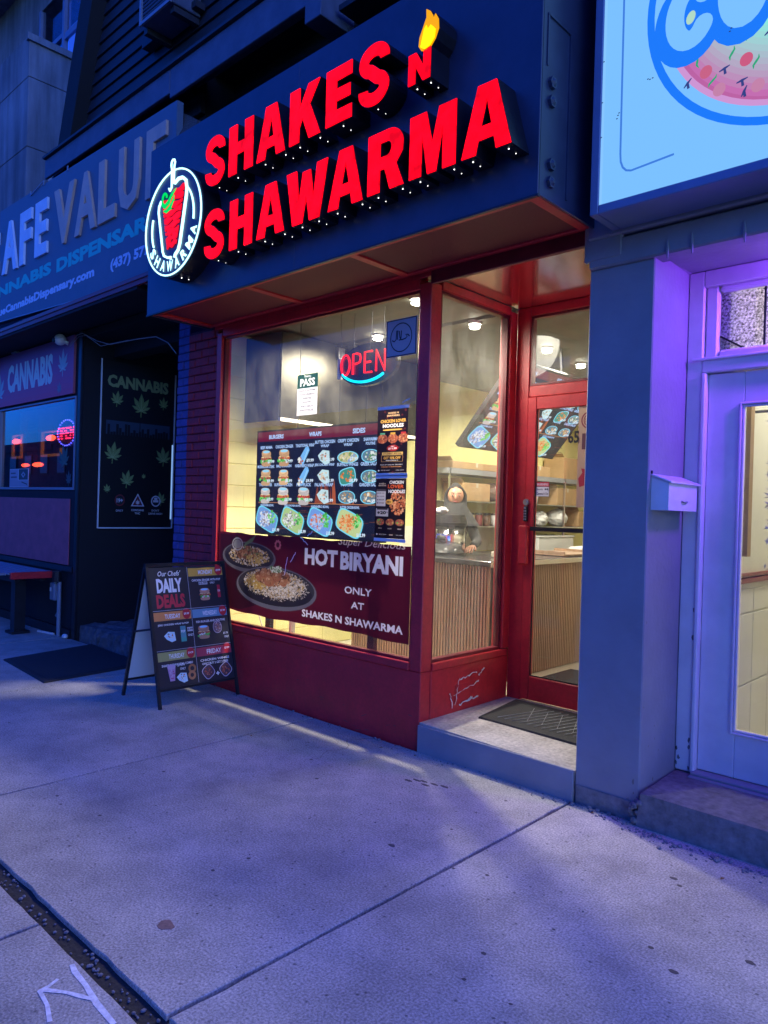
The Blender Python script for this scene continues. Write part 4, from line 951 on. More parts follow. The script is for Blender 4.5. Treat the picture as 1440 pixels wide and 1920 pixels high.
np_([(.70, 0), (.54, 0), (.54, 1), (.70, 1)]); np_([(.55, .5), (.67, .5)])
np_([(.79, 0), (.79, 1), (.97, 0), (.97, 1)])
nt_.build('letter_tube', 'neon_red', on)
n2 = MB()
for dx in (.0,):
    n2.tube([(x, y+.004, z) for x, y, z in OPt([(.11+.065*math.cos(2*math.pi*k/16), .5+.36*math.sin(2*math.pi*k/16)) for k in range(16)])], .004, 5, closed=True)
    n2.tube([(x, y+.004, z) for x, y, z in OPt([(.315, 0), (.315, .44)])], .004, 5)
n2.build('inner_tube', 'neon_red_dim', on)
MB().tube([(x, .148, z) for x, z in arc(-.745, 2.60, .255, .130, 205, 318, 18)], .010, 6).build('underline_tube', 'neon_cyan', on)
MB().tube([(-.90, .19, 2.74), (-.905, .19, 3.0)], .002, 5).tube([(-.60, .19, 2.73), (-.6, .19, 3.0)], .002, 5).tube([(-.62, .19, 2.47), (-.60, .2, 2.38), (-.61, .2, 2.18)], .003, 5).build('hanging_wire', 'black_metal', on)
ps = thing('power_adapter', 'white power adapter dangling on a wire left of the OPEN neon sign', 'adapter', (-1.05, .2, 2.55))
MB().box(-1.075, -1.035, .18, .21, 2.52, 2.68, .006).build('body', 'white_plastic', ps)
MB().tube([(-1.055, .2, 2.68), (-1.06, .2, 3.02)], .002, 5).tube([(-1.055, .2, 2.52), (-1.05, .2, 2.2)], .002, 5).build('wire', 'black_metal', ps)

# ================================================================== INTERIOR
hood = thing('exhaust_hood', 'big stainless steel exhaust hood hanging under the ceiling at left', 'exhaust hood', (-2.1, 1.2, 2.28))
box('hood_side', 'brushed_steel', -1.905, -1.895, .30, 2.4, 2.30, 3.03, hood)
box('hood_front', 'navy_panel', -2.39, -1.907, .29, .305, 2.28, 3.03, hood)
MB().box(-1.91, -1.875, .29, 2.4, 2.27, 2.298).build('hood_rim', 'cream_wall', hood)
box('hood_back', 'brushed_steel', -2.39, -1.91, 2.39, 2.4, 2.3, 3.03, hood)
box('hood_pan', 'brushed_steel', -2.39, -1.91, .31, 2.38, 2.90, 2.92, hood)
MB().box(-1.89, -1.80, 1.05, 1.13, 2.86, 3.04).box(-1.893, -1.86, .92, 1.0, 2.90, 3.0).build('duct_bracket', 'steel', hood)
# counter
ct = thing('counter', 'L shaped serving counter clad in vertical wooden slats with dark top', 'counter', (-.6, 1.5, .19))
MB().box(-1.80, -.28, 1.14, 1.70, .19, 1.125).box(-.85, -.30, 1.70, 4.6, .19, 1.125).build('counter_body', 'slat_gap', ct)
sl = MB(); x = -1.795
while x < -.29: sl.box(x, x+.017, 1.122, 1.14, .20, 1.12); x += .030
stuff(sl.build('front_slat', 'wood_slat', ct))
sl = MB(); y = 1.125
while y < 4.59: sl.box(-.30, -.280, y, y+.017, .20, 1.12); y += .030
stuff(sl.build('side_slat', 'wood_slat', ct))
MB().box(-1.82, -.255, 1.10, 1.705, 1.127, 1.165, .004).box(-.86, -.255, 1.706, 4.62, 1.127, 1.165, .004).build('counter_top', 'counter_top', ct)
box('counter_edge', 'counter_edge', -.254, -.246, 1.10, 4.62, 1.120, 1.160, ct)
# floor mats and cables
im = MB().box(-.15, .75, 1.25, 2.2, .191, .203, .003).build('floor_mat', 'rubber_mat'); tag(im, 'dark mat on the shop floor just inside the glass door', 'mat')
# shelving behind the counter along the left wall
shf = thing('shelf_unit', 'long wall shelving with grey top board behind the counter', 'shelf', (-2.1, 4.3, 1.2))
for z, m in ((2.00, 'grey_plastic'), (1.67, 'steel'), (1.38, 'steel')): box('shelf_board', m, -2.40, -2.02, 2.75, 6.4, z-.03 if z == 2.0 else z-.012, z+.03 if z == 2.0 else z, shf)
for y in (2.80, 4.05, 5.3, 6.35): MB().bar((-2.03, y, .19), (-2.03, y, 2.03), .02).build('upright', 'steel', shf)
pt = thing('prep_table', 'steel prep table under the shelves behind the counter', 'table', (-2.1, 4, .19))
box('table_top', 'steel', -2.38, -1.75, 2.3, 6.3, 1.02, 1.06, pt)
for x, y in ((-1.8, 2.35), (-1.8, 6.2), (-2.33, 2.35), (-2.33, 6.2)): MB().bar((x, y, .19), (x, y, 1.02), .03).build('leg', 'steel', pt)
def carton(x0, x1, y0, y1, z0, z1, label, m='cardboard', group='cartons on the shelves'):
    t = thing('carton', label, 'box', ((x0+x1)/2, (y0+y1)/2, z0), group)
    box('carton_body', m, x0, x1, y0, y1, z0+.001, z1, t, .004)
    MB().box(x0-.001, x1+.001, (y0+y1)/2-.02, (y0+y1)/2+.02, z1-.05, z1+.0015).build('packing_tape', 'counter_edge', t)
    MB().hexa([(x0, y0, z1+.002), (x1, y0, z1+.002), (x1, y0+.004, z1+.002), (x0, y0+.004, z1+.002), (x0, y0-.05, z1+.05), (x1, y0-.05, z1+.05), (x1, y0-.046, z1+.05), (x0, y0-.046, z1+.05)]).build('flap', m, t)
carton(-2.36, -2.06, 3.10, 3.62, 1.67, 1.88, 'brown carton on the middle shelf left of the bagged bread')
carton(-2.36, -2.05, 5.15, 5.7, 1.67, 1.90, 'brown carton on the middle shelf seen through the door glass')
carton(-2.36, -2.05, 5.75, 6.3, 1.38, 1.60, 'brown carton on the lower shelf at the far end')
carton(-2.36, -2.03, 2.85, 3.75, 2.03, 2.11, 'flat tan carton lying on the top shelf above the woman', group='flat cartons on top')
carton(-2.36, -2.05, 4.45, 4.95, 2.03, 2.16, 'small tan carton on the top shelf behind the door glass', group='flat cartons on top')
carton(-2.36, -2.05, 5.3, 6.3, 2.03, 2.32, 'wide striped tan carton at the far end of the top shelf', group='flat cartons on top')
bg_ = MB(); bg_.ball((-2.18, 3.82, 1.79), .17, .8, .95, .68, 14, 9); bg_ = bg_.build('bread_bag', 'bag_brown', smooth=True); tag(bg_, 'brown bread loaves in a clear bag on the middle shelf', 'bag')
for k, (y, lb) in enumerate(((4.45, 'stack of white cups nearest the lock on the middle shelf'), (4.62, 'second stack of white cups on the middle shelf'), (4.80, 'third stack of white cups on the middle shelf'))):
    t = thing('cup_stack', lb, 'cups', (-2.2, y, 1.67), 'stacks of cups on the shelf')
    c_ = MB().cyl((-2.2, y, 1.671), .055, .20, 14, 'z', .07)
    c_.build('cups', 'white_plastic', t, True)
    MB().tube([(-2.2+.072*math.cos(a*.5236), y+.072*math.sin(a*.5236), 1.872) for a in range(12)], .005, 5, closed=True).build('rim', 'white_plastic', t)
for k in range(7):
    y = 3.05+.16*k; t = thing('spice_jar', ('first', 'second', 'third', 'fourth', 'fifth', 'sixth', 'seventh')[k]+' jar from the left on the lower shelf, '+('dark brown', 'white', 'tan', 'red')[k % 4]+' with black lid', 'jar', (-2.15, y, 1.38), 'spice jars on the lower shelf')
    MB().cyl((-2.15, y, 1.381), .045, .13, 12).build('jar_body', ('bag_brown', 'white_plastic', 'cardboard', 'red_trim')[k % 4], t, True); MB().cyl((-2.15, y, 1.512), .046, .025, 12).build('jar_lid', 'black_plastic', t, True)
for k, (y, lb) in enumerate(((4.9, 'white grocery bag slumped on the lower shelf left of the lock'), (5.35, 'larger white grocery bag on the lower shelf seen through the door'))):
    b_ = MB().ball((-2.17, y, 1.48+.02*k), .13+.02*k, .9, 1.2, .8, 14, 9); q_r = random.Random(60+k); b_.v = [v+Vector((q_r.uniform(-.012, .012), q_r.uniform(-.012, .012), q_r.uniform(-.012, .012))) for v in b_.v]
    tag(b_.build('grocery_bag', 'white_plastic'), lb, 'bag')
tb = thing('storage_tub', 'white plastic storage tub with lid under the lower shelf', 'tub', (-2.15, 5.0, 1.06))
box('tub_body', 'white_plastic', -2.32, -1.98, 4.6, 5.5, 1.062, 1.24, tb, .01); box('tub_lid', 'white_plastic', -2.33, -1.97, 4.59, 5.51, 1.242, 1.262, tb, .005)
# warming urn on the counter
ur = thing('soup_warmer', 'large chrome soup warmer with black lid on the counter in front of the woman', 'urn', (-.98, 1.47, 1.165))
UX, UY = -.98, 1.47
MB().cyl((UX, UY, 1.168), .155, .25, 28).build('urn_body', 'chrome', ur, True)
MB().cyl((UX, UY, 1.166), .165, .025, 28).build('urn_base', 'black_plastic', ur)
MB().cyl((UX, UY, 1.42), .168, .03, 28).cyl((UX, UY, 1.451), .165, .065, 28, 'z', .15).build('urn_lid', 'black_plastic', ur)
MB().bar((UX+.12, UY-.10, 1.41), (UX+.15, UY-.14, 1.41), .05, .03).build('urn_handle', 'black_plastic', ur)
cl_ = MB(); q = random.Random(8)
for k in range(7): cl_.ball((UX-.08+q.uniform(-.05, .04), UY+q.uniform(-.06, .06), 1.535+q.uniform(0, .04)), .04, 1.2, 1, .6, 9, 6)
tag(cl_.build('cloth', 'white_paper', smooth=False), 'crumpled white cloth lying on the black lid of the warmer', 'cloth')
# things on counter
tray = thing('serving_tray', 'flat wooden tray on the counter top behind the push bar', 'tray', (-.55, 2.6, 1.166))
MB().box(-.78, -.33, 2.35, 2.95, 1.167, 1.185, .004).build('tray_base', 'wood_slat', tray); MB().box(-.78, -.33, 2.35, 2.365, 1.186, 1.21).box(-.78, -.33, 2.935, 2.95, 1.186, 1.21).build('tray_rim', 'wood_slat', tray)
pp = MB()
for k in range(5): pp.box(-.76+.01*k, -.40+.01*k, 3.1+.012*k, 3.5+.01*k, 1.166+.012*k, 1.177+.012*k)
tag(pp.build('paper_stack', 'white_paper'), 'stack of white paper sheets on the counter past the tray', 'papers')
kn = thing('frying_pan', 'dark pan with upright handle on the counter beside the hand', 'pan', (-.6, 1.93, 1.166))
kn_b = MB().cyl((-.60, 1.93, 1.168), .13, .055, 20, 'z', .17).build('pan_body', 'black_metal', kn, True)
MB().bar((-.70, 1.84, 1.22), (-.60, 1.72, 1.36), .03, .022).build('pan_handle', 'black_plastic', kn)
bt = thing('sauce_bottle', 'clear squeeze bottle standing on the counter by the side window jamb', 'bottle', (-.36, 1.72, 1.166))
MB().cyl((-.36, 1.72, 1.167), .028, .15, 12).build('bottle_body', 'white_plastic', bt, True); MB().cyl((-.36, 1.72, 1.318), .02, .05, 10, 'z', .006).build('bottle_cap', 'white_plastic', bt, True)
nb = thing('napkin_box', 'small cream napkin box on the counter edge in front of the hand', 'box', (-.5, 1.62, 1.166))
box('napkin_body', 'counter_edge', -.58, -.42, 1.56, 1.72, 1.167, 1.215, nb, .005); MB().hexa([(-.53, 1.62, 1.216), (-.47, 1.62, 1.216), (-.47, 1.66, 1.216), (-.53, 1.66, 1.216), (-.52, 1.63, 1.245), (-.48, 1.63, 1.25), (-.48, 1.64, 1.25), (-.52, 1.64, 1.245)]).build('napkin', 'white_paper', nb)
wd = thing('wall_panel', 'pale steel splash panel on the left wall behind the counter', 'panel', (-2.38, 3.4, 1.1)) ; box('panel_sheet', 'cream_wall', -2.398, -2.39, 2.4, 4.2, 1.07, 1.37, wd)
# cable and cartons low behind the banner, seen under it
cb = thing('cable', 'loose cream cable trailing over the floor under the biryani banner', 'cable', (-1.6, .3, .2))
MB().tube([(-2.05, .25, .62), (-1.95, .22, .52), (-1.85, .25, .40), (-1.7, .3, .30), (-1.4, .35, .22), (-1.1, .3, .2), (-.9, .28, .24), (-.8, .25, .5)], .006, 6).build('cord', 'counter_edge', cb)
dp = MB().tube([(-1.9, .5, .19), (-1.9, .5, .55), (-1.7, .55, .6), (-1.3, .6, .6)], .03, 10).build('drain_pipe', 'white_plastic', smooth=True); tag(dp, 'white drain pipe low behind the display window', 'pipe')

# ceiling lights, each with its own lamp
def ceiling_light(x, y, z, label, power, size=.042, kind='SPOT', col=(1.0, .90, .74), soft=.05):
    t = thing('ceiling_light', label, 'ceiling light', (x, y, z), 'ceiling lights inside the shop')
    MB().cyl((x, y, z+.012), size*1.25, .03, 20).build('light_housing', 'white_plastic', t)
    b_ = MB().ball((x, y, z-.01), size, 1, 1, .35, 16, 8).build('light_bulb', 'lamp_white', t, True)
    l = bpy.data.lights.new('lamp', kind); lo = bpy.data.objects.new('lamp', l); link(lo); lo.parent = t; lo.location = (0, 0, -.05)
    l.energy = power*3.3; l.color = col; l.shadow_soft_size = soft; l.spot_size = R(168); l.spot_blend = .25
    return t
ceiling_light(-1.40, .95, 3.03, 'round ceiling light nearest the hood', 140, soft=.10)
ceiling_light(-.41, .32, 3.03, 'round ceiling light just inside the top right of the display window', 46, soft=.30)
ceiling_light(-.47, 1.09, 3.02, 'round ceiling light seen through the side window', 34, soft=.30)
ceiling_light(-.47, 2.18, 3.02, 'round ceiling light seen through the left of the transom', 46, soft=.30)
ceiling_light(-.57, 2.98, 3.02, 'round ceiling light seen through the right of the transom', 42, soft=.30)
ceiling_light(.55, 1.95, 3.02, 'round ceiling light near the right wall, hidden by the grey pillar', 26, soft=.18)  # extra unseen light, added to brighten the doorstep through the door glass
ceiling_light(-1.4, 4.6, 3.02, 'round ceiling light at the rear of the shop', 30)

# ================================================================== PERSON
def skin_body(name, verts, edges, radii, m, parent, sub=2, root=0):
    me = bpy.data.meshes.new(name); o0 = org(parent); me.from_pydata([Vector(v)-o0 for v in verts], edges, [])
    ob = bpy.data.objects.new(name, me); link(ob); ob.parent = parent
    sk_ = ob.modifiers.new('s', 'SKIN')
    for i, r in enumerate(radii):
        sv = me.skin_vertices[0].data[i]; sv.radius = r if isinstance(r, tuple) else (r, r); sv.use_root = (i == root)
    sb_ = ob.modifiers.new('b', 'SUBSURF'); sb_.levels = sub; sb_.render_levels = sub
    dg = bpy.context.evaluated_depsgraph_get(); nm = bpy.data.meshes.new_from_object(ob.evaluated_get(dg))
    ob.modifiers.clear(); ob.data = nm; nm.name = name; nm.materials.clear(); nm.materials.append(MT[m]); nm.polygons.foreach_set('use_smooth', [True]*len(nm.polygons))
    return ob
px, py, pz = -1.34, 1.98, .19      # stands behind the counter, leaning slightly forward
per = thing('person', 'woman in a black hijab and dark clothes standing behind the counter', 'person', (px, py, pz))
fwd = Vector((.62, -.78, 0)).normalized(); sd = Vector((.78, .62, 0)).normalized()   # facing the street; sd = towards image right
def B(f, s, z): return tuple(Vector((px, py, 0))+fwd*f+sd*s+Vector((0, 0, z)))
V = [B(0, 0, 1.08), B(.02, 0, 1.28), B(.04, 0, 1.45), B(.05, 0, 1.54), B(.06, 0, 1.60),
     B(.04, -.17, 1.44), B(.10, -.22, 1.24), B(.26, -.14, 1.22), B(.04, .17, 1.44), B(.28, .24, 1.27), B(.50, .19, 1.245),
     B(0, -.09, 1.0), B(0, -.10, .62), B(0, -.10, .24), B(.10, -.10, .22), B(0, .09, 1.0), B(0, .10, .62), B(0, .10, .24), B(.10, .10, .22)]
Ed = [(0, 1), (1, 2), (2, 3), (3, 4), (2, 5), (5, 6), (6, 7), (2, 8), (8, 9), (9, 10), (0, 11), (11, 12), (12, 13), (13, 14), (0, 15), (15, 16), (16, 17), (17, 18)]
Rd = [.15, .14, .15, .055, .05, .065, .048, .036, .065, .048, .036, .09, .065, .045, .035, .09, .065, .045, .035]
skin_body('body', V, Ed, Rd, 'hijab', per)
hc = B(.10, .03, 1.69)
def ovoid(c, rx, ry, rz, m, name, par, squash=0):
    """head: narrower at the chin, in the person's own axes"""
    mb = MB(); n, rg = 20, 14; vs = []
    for i in range(rg+1):
        t = math.pi*i/rg
        for k in range(n):
            a = 2*math.pi*k/n; zz_ = math.cos(t); w = math.sin(t)*(1-.22*max(0, -zz_)-squash*.0)
            p = Vector(c)+fwd*(ry*w*math.cos(a))+sd*(rx*w*math.sin(a))+Vector((0, 0, rz*zz_)); vs.append(p)
    fs = [(i*n+k, i*n+(k+1) % n, (i+1)*n+(k+1) % n, (i+1)*n+k) for i in range(rg) for k in range(n)]
    mb.add(vs, fs); return mb.build(name, m, par, True)
head = ovoid(hc, .076, .092, .108, 'skin', 'head', per)
def HF(f, s, z): return Vector(hc)+fwd*f+sd*s+Vector((0, 0, z))
for s_ in (-.030, .030):
    e = MB().ball(HF(.080, s_, .004), .0115, 1.15, 1.0, .55, 10, 6).build('eye', 'eye_white', head, True)
    MB().ball(HF(.0905, s_, .003), .0075, 1.2, .8, .75, 8, 6).build('iris', 'eye_dark', head, True)
    MB().tube([HF(.086, s_-.020, .026), HF(.093, s_, .032), HF(.084, s_+.020, .025)], [.002, .0038, .002], 6).build('eyebrow', 'eye_dark', head)
MB().tube([HF(.086, 0, .012), HF(.094, 0, -.010), HF(.098, 0, -.022), HF(.088, 0, -.031)], [.004, .007, .010, .005], 8).build('nose', 'skin', head, True)
MB().tube([HF(.080, -.026, -.054), HF(.091, -.010, -.051), HF(.092, 0, -.053), HF(.091, .010, -.051), HF(.080, .026, -.054)], [.002, .005, .005, .005, .002], 8).build('mouth', 'lip', head, True)
# hijab: a draped shell round head and shoulders, open at the face
hj = MB(); n, rg = 28, 16; vs = []
for i in range(rg+1):
    t = i/rg
    zc = .128-.40*t
    rad = .118*math.sin(min(1, t*2.6+.12)*math.pi/2) if t < .55 else .118+(t-.55)*.30
    for k in range(n):
        a = 2*math.pi*k/n; fx = math.cos(a)
        f_ = fx*rad*(1.0 if fx < 0 else .98)-.012-.03*(t > .6)*0
        # pull the rim back off the face
        if fx > .35 and .17 < t < .50: f_ = f_-.062*(fx-.35)/.65*math.sin((t-.17)/.33*math.pi)**.5*1.9
        if t >= .55: f_ += .03
        wob = .004*math.sin(a*7+t*9)*(t > .4)
        vs.append(HF(f_+wob, math.sin(a)*rad*.92, zc))
fs = [(i*n+k, i*n+(k+1) % n, (i+1)*n+(k+1) % n, (i+1)*n+k) for i in range(rg) for k in range(n)]+[tuple(range(n))]
hj.add(vs, fs); hj.build('headscarf', 'hijab', per, True)
# hands resting over the counter, five bent fingers each
def hand(base, dirv, side, parent):
    base = Vector(base); d = Vector(dirv).normalized(); sdv = d.cross(Vector((0, 0, 1))).normalized()*side; up = Vector((0, 0, 1))
    V = [base, base+d*.04, base+d*.075]; E_ = [(0, 1), (1, 2)]; Rr_ = [.020, (.030, .016), (.034, .015)]
    for k, (o, l) in enumerate(((-.030, .060), (-.010, .072), (.010, .068), (.028, .054))):
        b = len(V); p0 = base+d*.082+sdv*o
        V += [p0, p0+d*l*.45+up*.004, p0+d*l*.80-up*.012, p0+d*l*.92-up*.028]; E_ += [(2, b), (b, b+1), (b+1, b+2), (b+2, b+3)]; Rr_ += [.0095, .0088, .0080, .0068]
    b = len(V); p0 = base+d*.03-sdv*.030; V += [p0, p0+d*.03-sdv*.018-up*.008, p0+d*.055-sdv*.012-up*.018]; E_ += [(1, b), (b, b+1), (b+1, b+2)]; Rr_ += [.012, .010, .0085]
    return skin_body('hand', [tuple(v) for v in V], E_, Rr_, 'skin', parent, 1)
hand(B(.52, .185, 1.245), fwd*.9-sd*.25+Vector((0, 0, -.22)), 1, per)
hand(B(.28, -.12, 1.22), fwd*.7+sd*.6+Vector((0, 0, -.1)), -1, per)

# ================================================================== RIGHT-HAND SHOP
rs = thing('neighbour_shop', 'grey rendered shop entrance at right with purple lit recessed white door', 'shop', (2, 0, 0))
MB().box(1.11, 1.468, -.004, .52, -.02, 2.985, .006).build('pillar', 'grey_paint', rs)
MB().box(1.085, 1.30, -.035, -.005, 2.90, 3.12, .008).box(1.112, 3.6, -.03, .10, 2.86, 3.0, .01).box(1.112, 3.6, -.05, .3, 3.01, 3.14, .008).build('beam', 'grey_paint', rs)
MB().box(1.12, 1.46, -.012, -.0045, -.02, .10, .004).build('pillar_base', 'dirty_concrete', rs)
MB().hexa([(1.469, .0, 2.90), (1.60, .10, 2.97), (1.60, .50, 2.97), (1.469, .50, 2.88), (1.469, 0, 3.0), (1.60, .1, 3.0), (1.60, .5, 3.0), (1.469, .5, 3.0)]).box(1.47, 3.6, .101, .50, 2.89, 3.0).build('recess_ceiling', 'grey_paint', rs)
for x in (1.54, 1.66, 1.9): MB().tube([(x, -.034, 2.93), (x+.003, -.036, 2.88), (x+.004, -.034, 2.83)], [.004, .009, .003], 6).build('drip', 'grey_paint', rs)
FY = .44
box('wall', 'grey_paint', 2.75, 3.6, -.004, .5, -.02, 2.86, rs, .006)
MB().box(1.470, 1.552, FY, .52, .17, 2.888, .005).box(1.553, 2.75, FY, .52, 2.80, 2.888, .004).box(1.553, 2.75, FY-.004, .52, 2.335, 2.41, .006).box(2.66, 2.748, FY, .52, .17, 2.80, .005).build('door_frame', 'white_paint', rs)
MB().box(1.553, 1.577, FY-.012, .50, .17, 2.334, .006).box(1.50, 2.72, FY-.02, FY-.005, 2.40, 2.415, .004).build('door_stop', 'white_paint', rs)
MB().box(1.553, 1.625, .46, .50, 2.411, 2.80, .012).box(2.60, 2.66, .46, .5, 2.411, 2.80, .012).box(1.626, 2.60, .46, .5, 2.411, 2.455, .012).box(1.626, 2.60, .46, .5, 2.762, 2.80, .012).build('transom_frame', 'white_paint', rs)
mat('frosted', (.40, .38, .46), .5, nscale=85, namt=.9, bump=.8, bscale=90, detail=2)
m_ = MT['frosted']; n_ = m_.node_tree; p_ = n_.nodes['Principled BSDF']; src_ = p_.inputs['Base Color'].links[0].from_socket; o_n = [x for x in n_.nodes if x.type == 'OUTPUT_MATERIAL'][0]
tl_ = n_.nodes.new('ShaderNodeBsdfTranslucent'); sc_ = n_.nodes.new('ShaderNodeVectorMath'); sc_.operation = 'SCALE'; sc_.inputs['Scale'].default_value = 1.9; n_.links.new(src_, sc_.inputs[0]); n_.links.new(sc_.outputs[0], tl_.inputs[0])
mx_ = n_.nodes.new('ShaderNodeMixShader'); mx_.inputs[0].default_value = .7; n_.links.new(p_.outputs[0], mx_.inputs[1]); n_.links.new(tl_.outputs[0], mx_.inputs[2]); n_.links.new(mx_.outputs[0], o_n.inputs[0])
MB().box(1.63, 2.595, .484, .4845, 2.458, 2.76).build('transom_pane', 'frosted', rs)
MB().bar((1.63, .478, 2.53), (1.74, .478, 2.46), .010).bar((1.85, .478, 2.458), (1.85, .478, 2.76), .010).bar((2.2, .478, 2.458), (2.2, .478, 2.76), .010).build('lead_came', 'black_metal', rs)
dr = MB().box(1.579, 1.765, .47, .51, .19, 2.33, .004).box(2.42, 2.655, .47, .51, .19, 2.33, .004).box(1.766, 2.419, .47, .51, .19, .44, .004).box(1.766, 2.419, .47, .51, 2.145, 2.33, .004).build('door', 'white_paint', rs)
tm = MB()
for o, y0 in ((0, .455), (.014, .462)):
    a, b, c, d = 1.745+o, 2.44-o, .42+o, 2.165-o
    tm.box(a, a+.012, y0, .4695, c, d, .003).box(b-.012, b, y0, .4695, c, d, .003).box(a+.0125, b-.0125, y0, .4695, c, c+.012, .003).box(a+.0125, b-.0125, y0, .4695, d-.012, d, .003)
tm.build('glazing_trim', 'white_paint', dr)
MB().box(1.776, 2.41, .482, .488, .45, 2.135).build('door_pane', 'door_glass', dr)
MB().box(1.566, 2.66, .40, .515, .158, .187, .006).box(1.566, 2.66, .37, .40, .158, .172, .004).build('threshold', 'grey_plastic', rs)
rst = MB(); rst.hexa([(1.475, -.055, -.02), (2.75, -.045, -.02), (2.75, .50, -.02), (1.475, .50, -.02), (1.495, -.045, .165), (2.75, -.035, .155), (2.75, .5, .165), (1.475, .5, .165)])
rst.build('doorstep', 'dirty_concrete', rs)
ch = MB(); q = random.Random(44)
for k in range(34):
    if k < 14: x, z = 1.462-abs(q.gauss(0, .03)), abs(q.gauss(0, .12)); y = -.0046; r = q.uniform(.003, .014); ax = 0
    elif k < 24: x = 1.4685; y = q.uniform(.0, .3); z = q.uniform(.0, .5) if k < 20 else q.uniform(.5, 2.2); r = q.uniform(.003, .010); ax = 1
    else: x = q.choice([q.uniform(1.475, 1.495), q.uniform(1.54, 1.55)]); y = FY-.0006; z = .18+abs(q.gauss(0, .12)) if k < 32 else q.uniform(.6, 1.4); r = q.uniform(.003, .010); ax = 0
    n_ = 7; P_ = [(q.uniform(.5, 1.1)*r*math.cos(a*6.283/n_), q.uniform(.8, 2.2)*r*math.sin(a*6.283/n_)) for a in range(n_)]
    ch.add([(x+a, y, z+b) if ax == 0 else (x, y+a, z+b) for a, b in P_], [tuple(range(n_))])
stuff(ch.build('paint_chip', 'dirty_concrete', rs))
cr = MB(); q = random.Random(6)
for k in range(26): cr.ball((1.462+q.uniform(-.02, .03), -.03+q.uniform(-.03, .02), q.uniform(0, .12)), q.uniform(.008, .02), 1, 1, .8, 6, 4)
cr.build('crumbled_render', 'dirty_concrete', rs)
# interior of the right shop
MB().box(1.55, 1.70, .525, 3.2, .0, 3.0).box(1.70, 3.6, 3.2, 3.3, 0, 3.0).box(3.5, 3.6, .525, 3.2, 0, 3).build('inner_wall', 'cream_wall', rs)
MB().box(1.70, 3.5, .525, 3.2, .10, .19).build('inner_floor', 'floor_tile', rs); MB().box(1.55, 3.5, .525, 3.2, 2.95, 3.02).build('inner_ceiling', 'cream_wall', rs)
for k in range(8):
    for z0, z1 in ((.20, .62), (.63, 1.02), (1.03, 1.16)): MB().box(1.7005, 1.712, .60+k*.30, .60+k*.30+.294, z0, z1, .003).build('wall_tile', 'cream_wall', rs)
MB().box(1.7005, 1.735, .56, 3.1, 1.20, 1.225).box(1.7005, 1.728, .56, 3.1, 1.235, 1.25).build('chair_rail', 'red_trim', rs)
mat('lace', (.62, .62, .60), .8, nscale=38, namt=.5, bump=.5, bscale=60, detail=2)
lc = MB(); q = random.Random(9)
for k in range(900):
    x = q.uniform(1.87, 2.38); z = q.uniform(1.30, 2.1); a = q.uniform(0, 3.14); l = q.uniform(.012, .03)
    c_, s_ = math.cos(a), math.sin(a)
    lc.add([(x-l*c_, .53+q.uniform(0, .01), z-l*s_), (x-.004*s_, .53, z+.004*c_), (x+l*c_, .53+q.uniform(0, .01), z+l*s_), (x+.004*s_, .535, z-.004*c_)], [(0, 1, 2, 3)])
lcc = thing('lace_curtain', 'grey lace curtain hanging behind the glass of the right door', 'curtain', (2.1, .53, 2.1))
stuff(lc.build('lace_net', 'lace', lcc)); MB().tube([(1.80, .535, 2.12), (2.42, .535, 2.12)], .008, 8).build('curtain_rod', 'counter_edge', lcc)
MB().box(1.716, 1.76, .60, .66, 1.35, 2.3).build('window_casing', 'cardboard', rs)
ql = thing('ceiling_light', 'round ceiling light inside the right-hand shop behind the curtained door', 'ceiling light', (2.3, 1.6, 2.93))
MB().cyl((2.3, 1.6, 2.92), .09, .03, 16).build('light_housing', 'white_plastic', ql); MB().ball((2.3, 1.6, 2.90), .08, 1, 1, .4, 14, 7).build('light_bulb', 'lamp_white', ql, True)
l = bpy.data.lights.new('lamp', 'POINT'); lo = bpy.data.objects.new('lamp', l); link(lo); lo.parent = ql; lo.location = (0, 0, -.1); l.energy = 62; l.color = (1, .97, .92); l.shadow_soft_size = .05
# purple strip light fixed under the sign soffit, beyond the right edge of the photo
pl = thing('strip_light', 'purple strip light mounted under the beam of the right-hand shop', 'strip light', (2.45, .34, 2.86))
MB().box(2.10, 2.70, .30, .34, 2.865, 2.885, .003).build('strip_housing', 'white_plastic', pl); MB().box(2.11, 2.69, .305, .335, 2.857, 2.8645).build('strip_diffuser', 'purple_led', pl)
l = bpy.data.lights.new('strip_lamp', 'AREA'); l.shape = 'RECTANGLE'; l.size = .58; l.size_y = .03; lo = bpy.data.objects.new('strip_lamp', l); link(lo); lo.parent = pl
lo.location = (-.05, -.02, -.012); lo.rotation_euler = (0, R(58), 0); l.energy = 46; l.color = (.24, .05, 1.0); l.spread = R(150)
# mail box
mb_ = thing('mailbox', 'small pale metal mailbox with sloping lid fixed to the side of the grey pillar', 'mailbox', (1.52, .2, 1.55))
MB().hexa([(1.469, .03, 1.585), (1.560, .03, 1.585), (1.560, .40, 1.585), (1.469, .40, 1.585), (1.469, .03, 1.76), (1.560, .03, 1.725), (1.560, .40, 1.725), (1.469, .40, 1.76)]).build('mailbox_body', 'white_paint', mb_)
MB().hexa([(1.469, .02, 1.762), (1.575, .02, 1.722), (1.575, .41, 1.722), (1.469, .41, 1.762), (1.469, .02, 1.770), (1.575, .02, 1.730), (1.575, .41, 1.730), (1.469, .41, 1.770)]).build('mailbox_lid', 'white_paint', mb_)
MB().tube([(1.562, .19, 1.635), (1.568, .20, 1.63), (1.568, .25, 1.63), (1.562, .26, 1.635)], .004, 6).build('mailbox_handle', 'steel', mb_)
MB().tube([(1.472, .025, 1.768), (1.472, .025, 1.785)], .005, 6).build('lid_screw', 'black_metal', mb_)

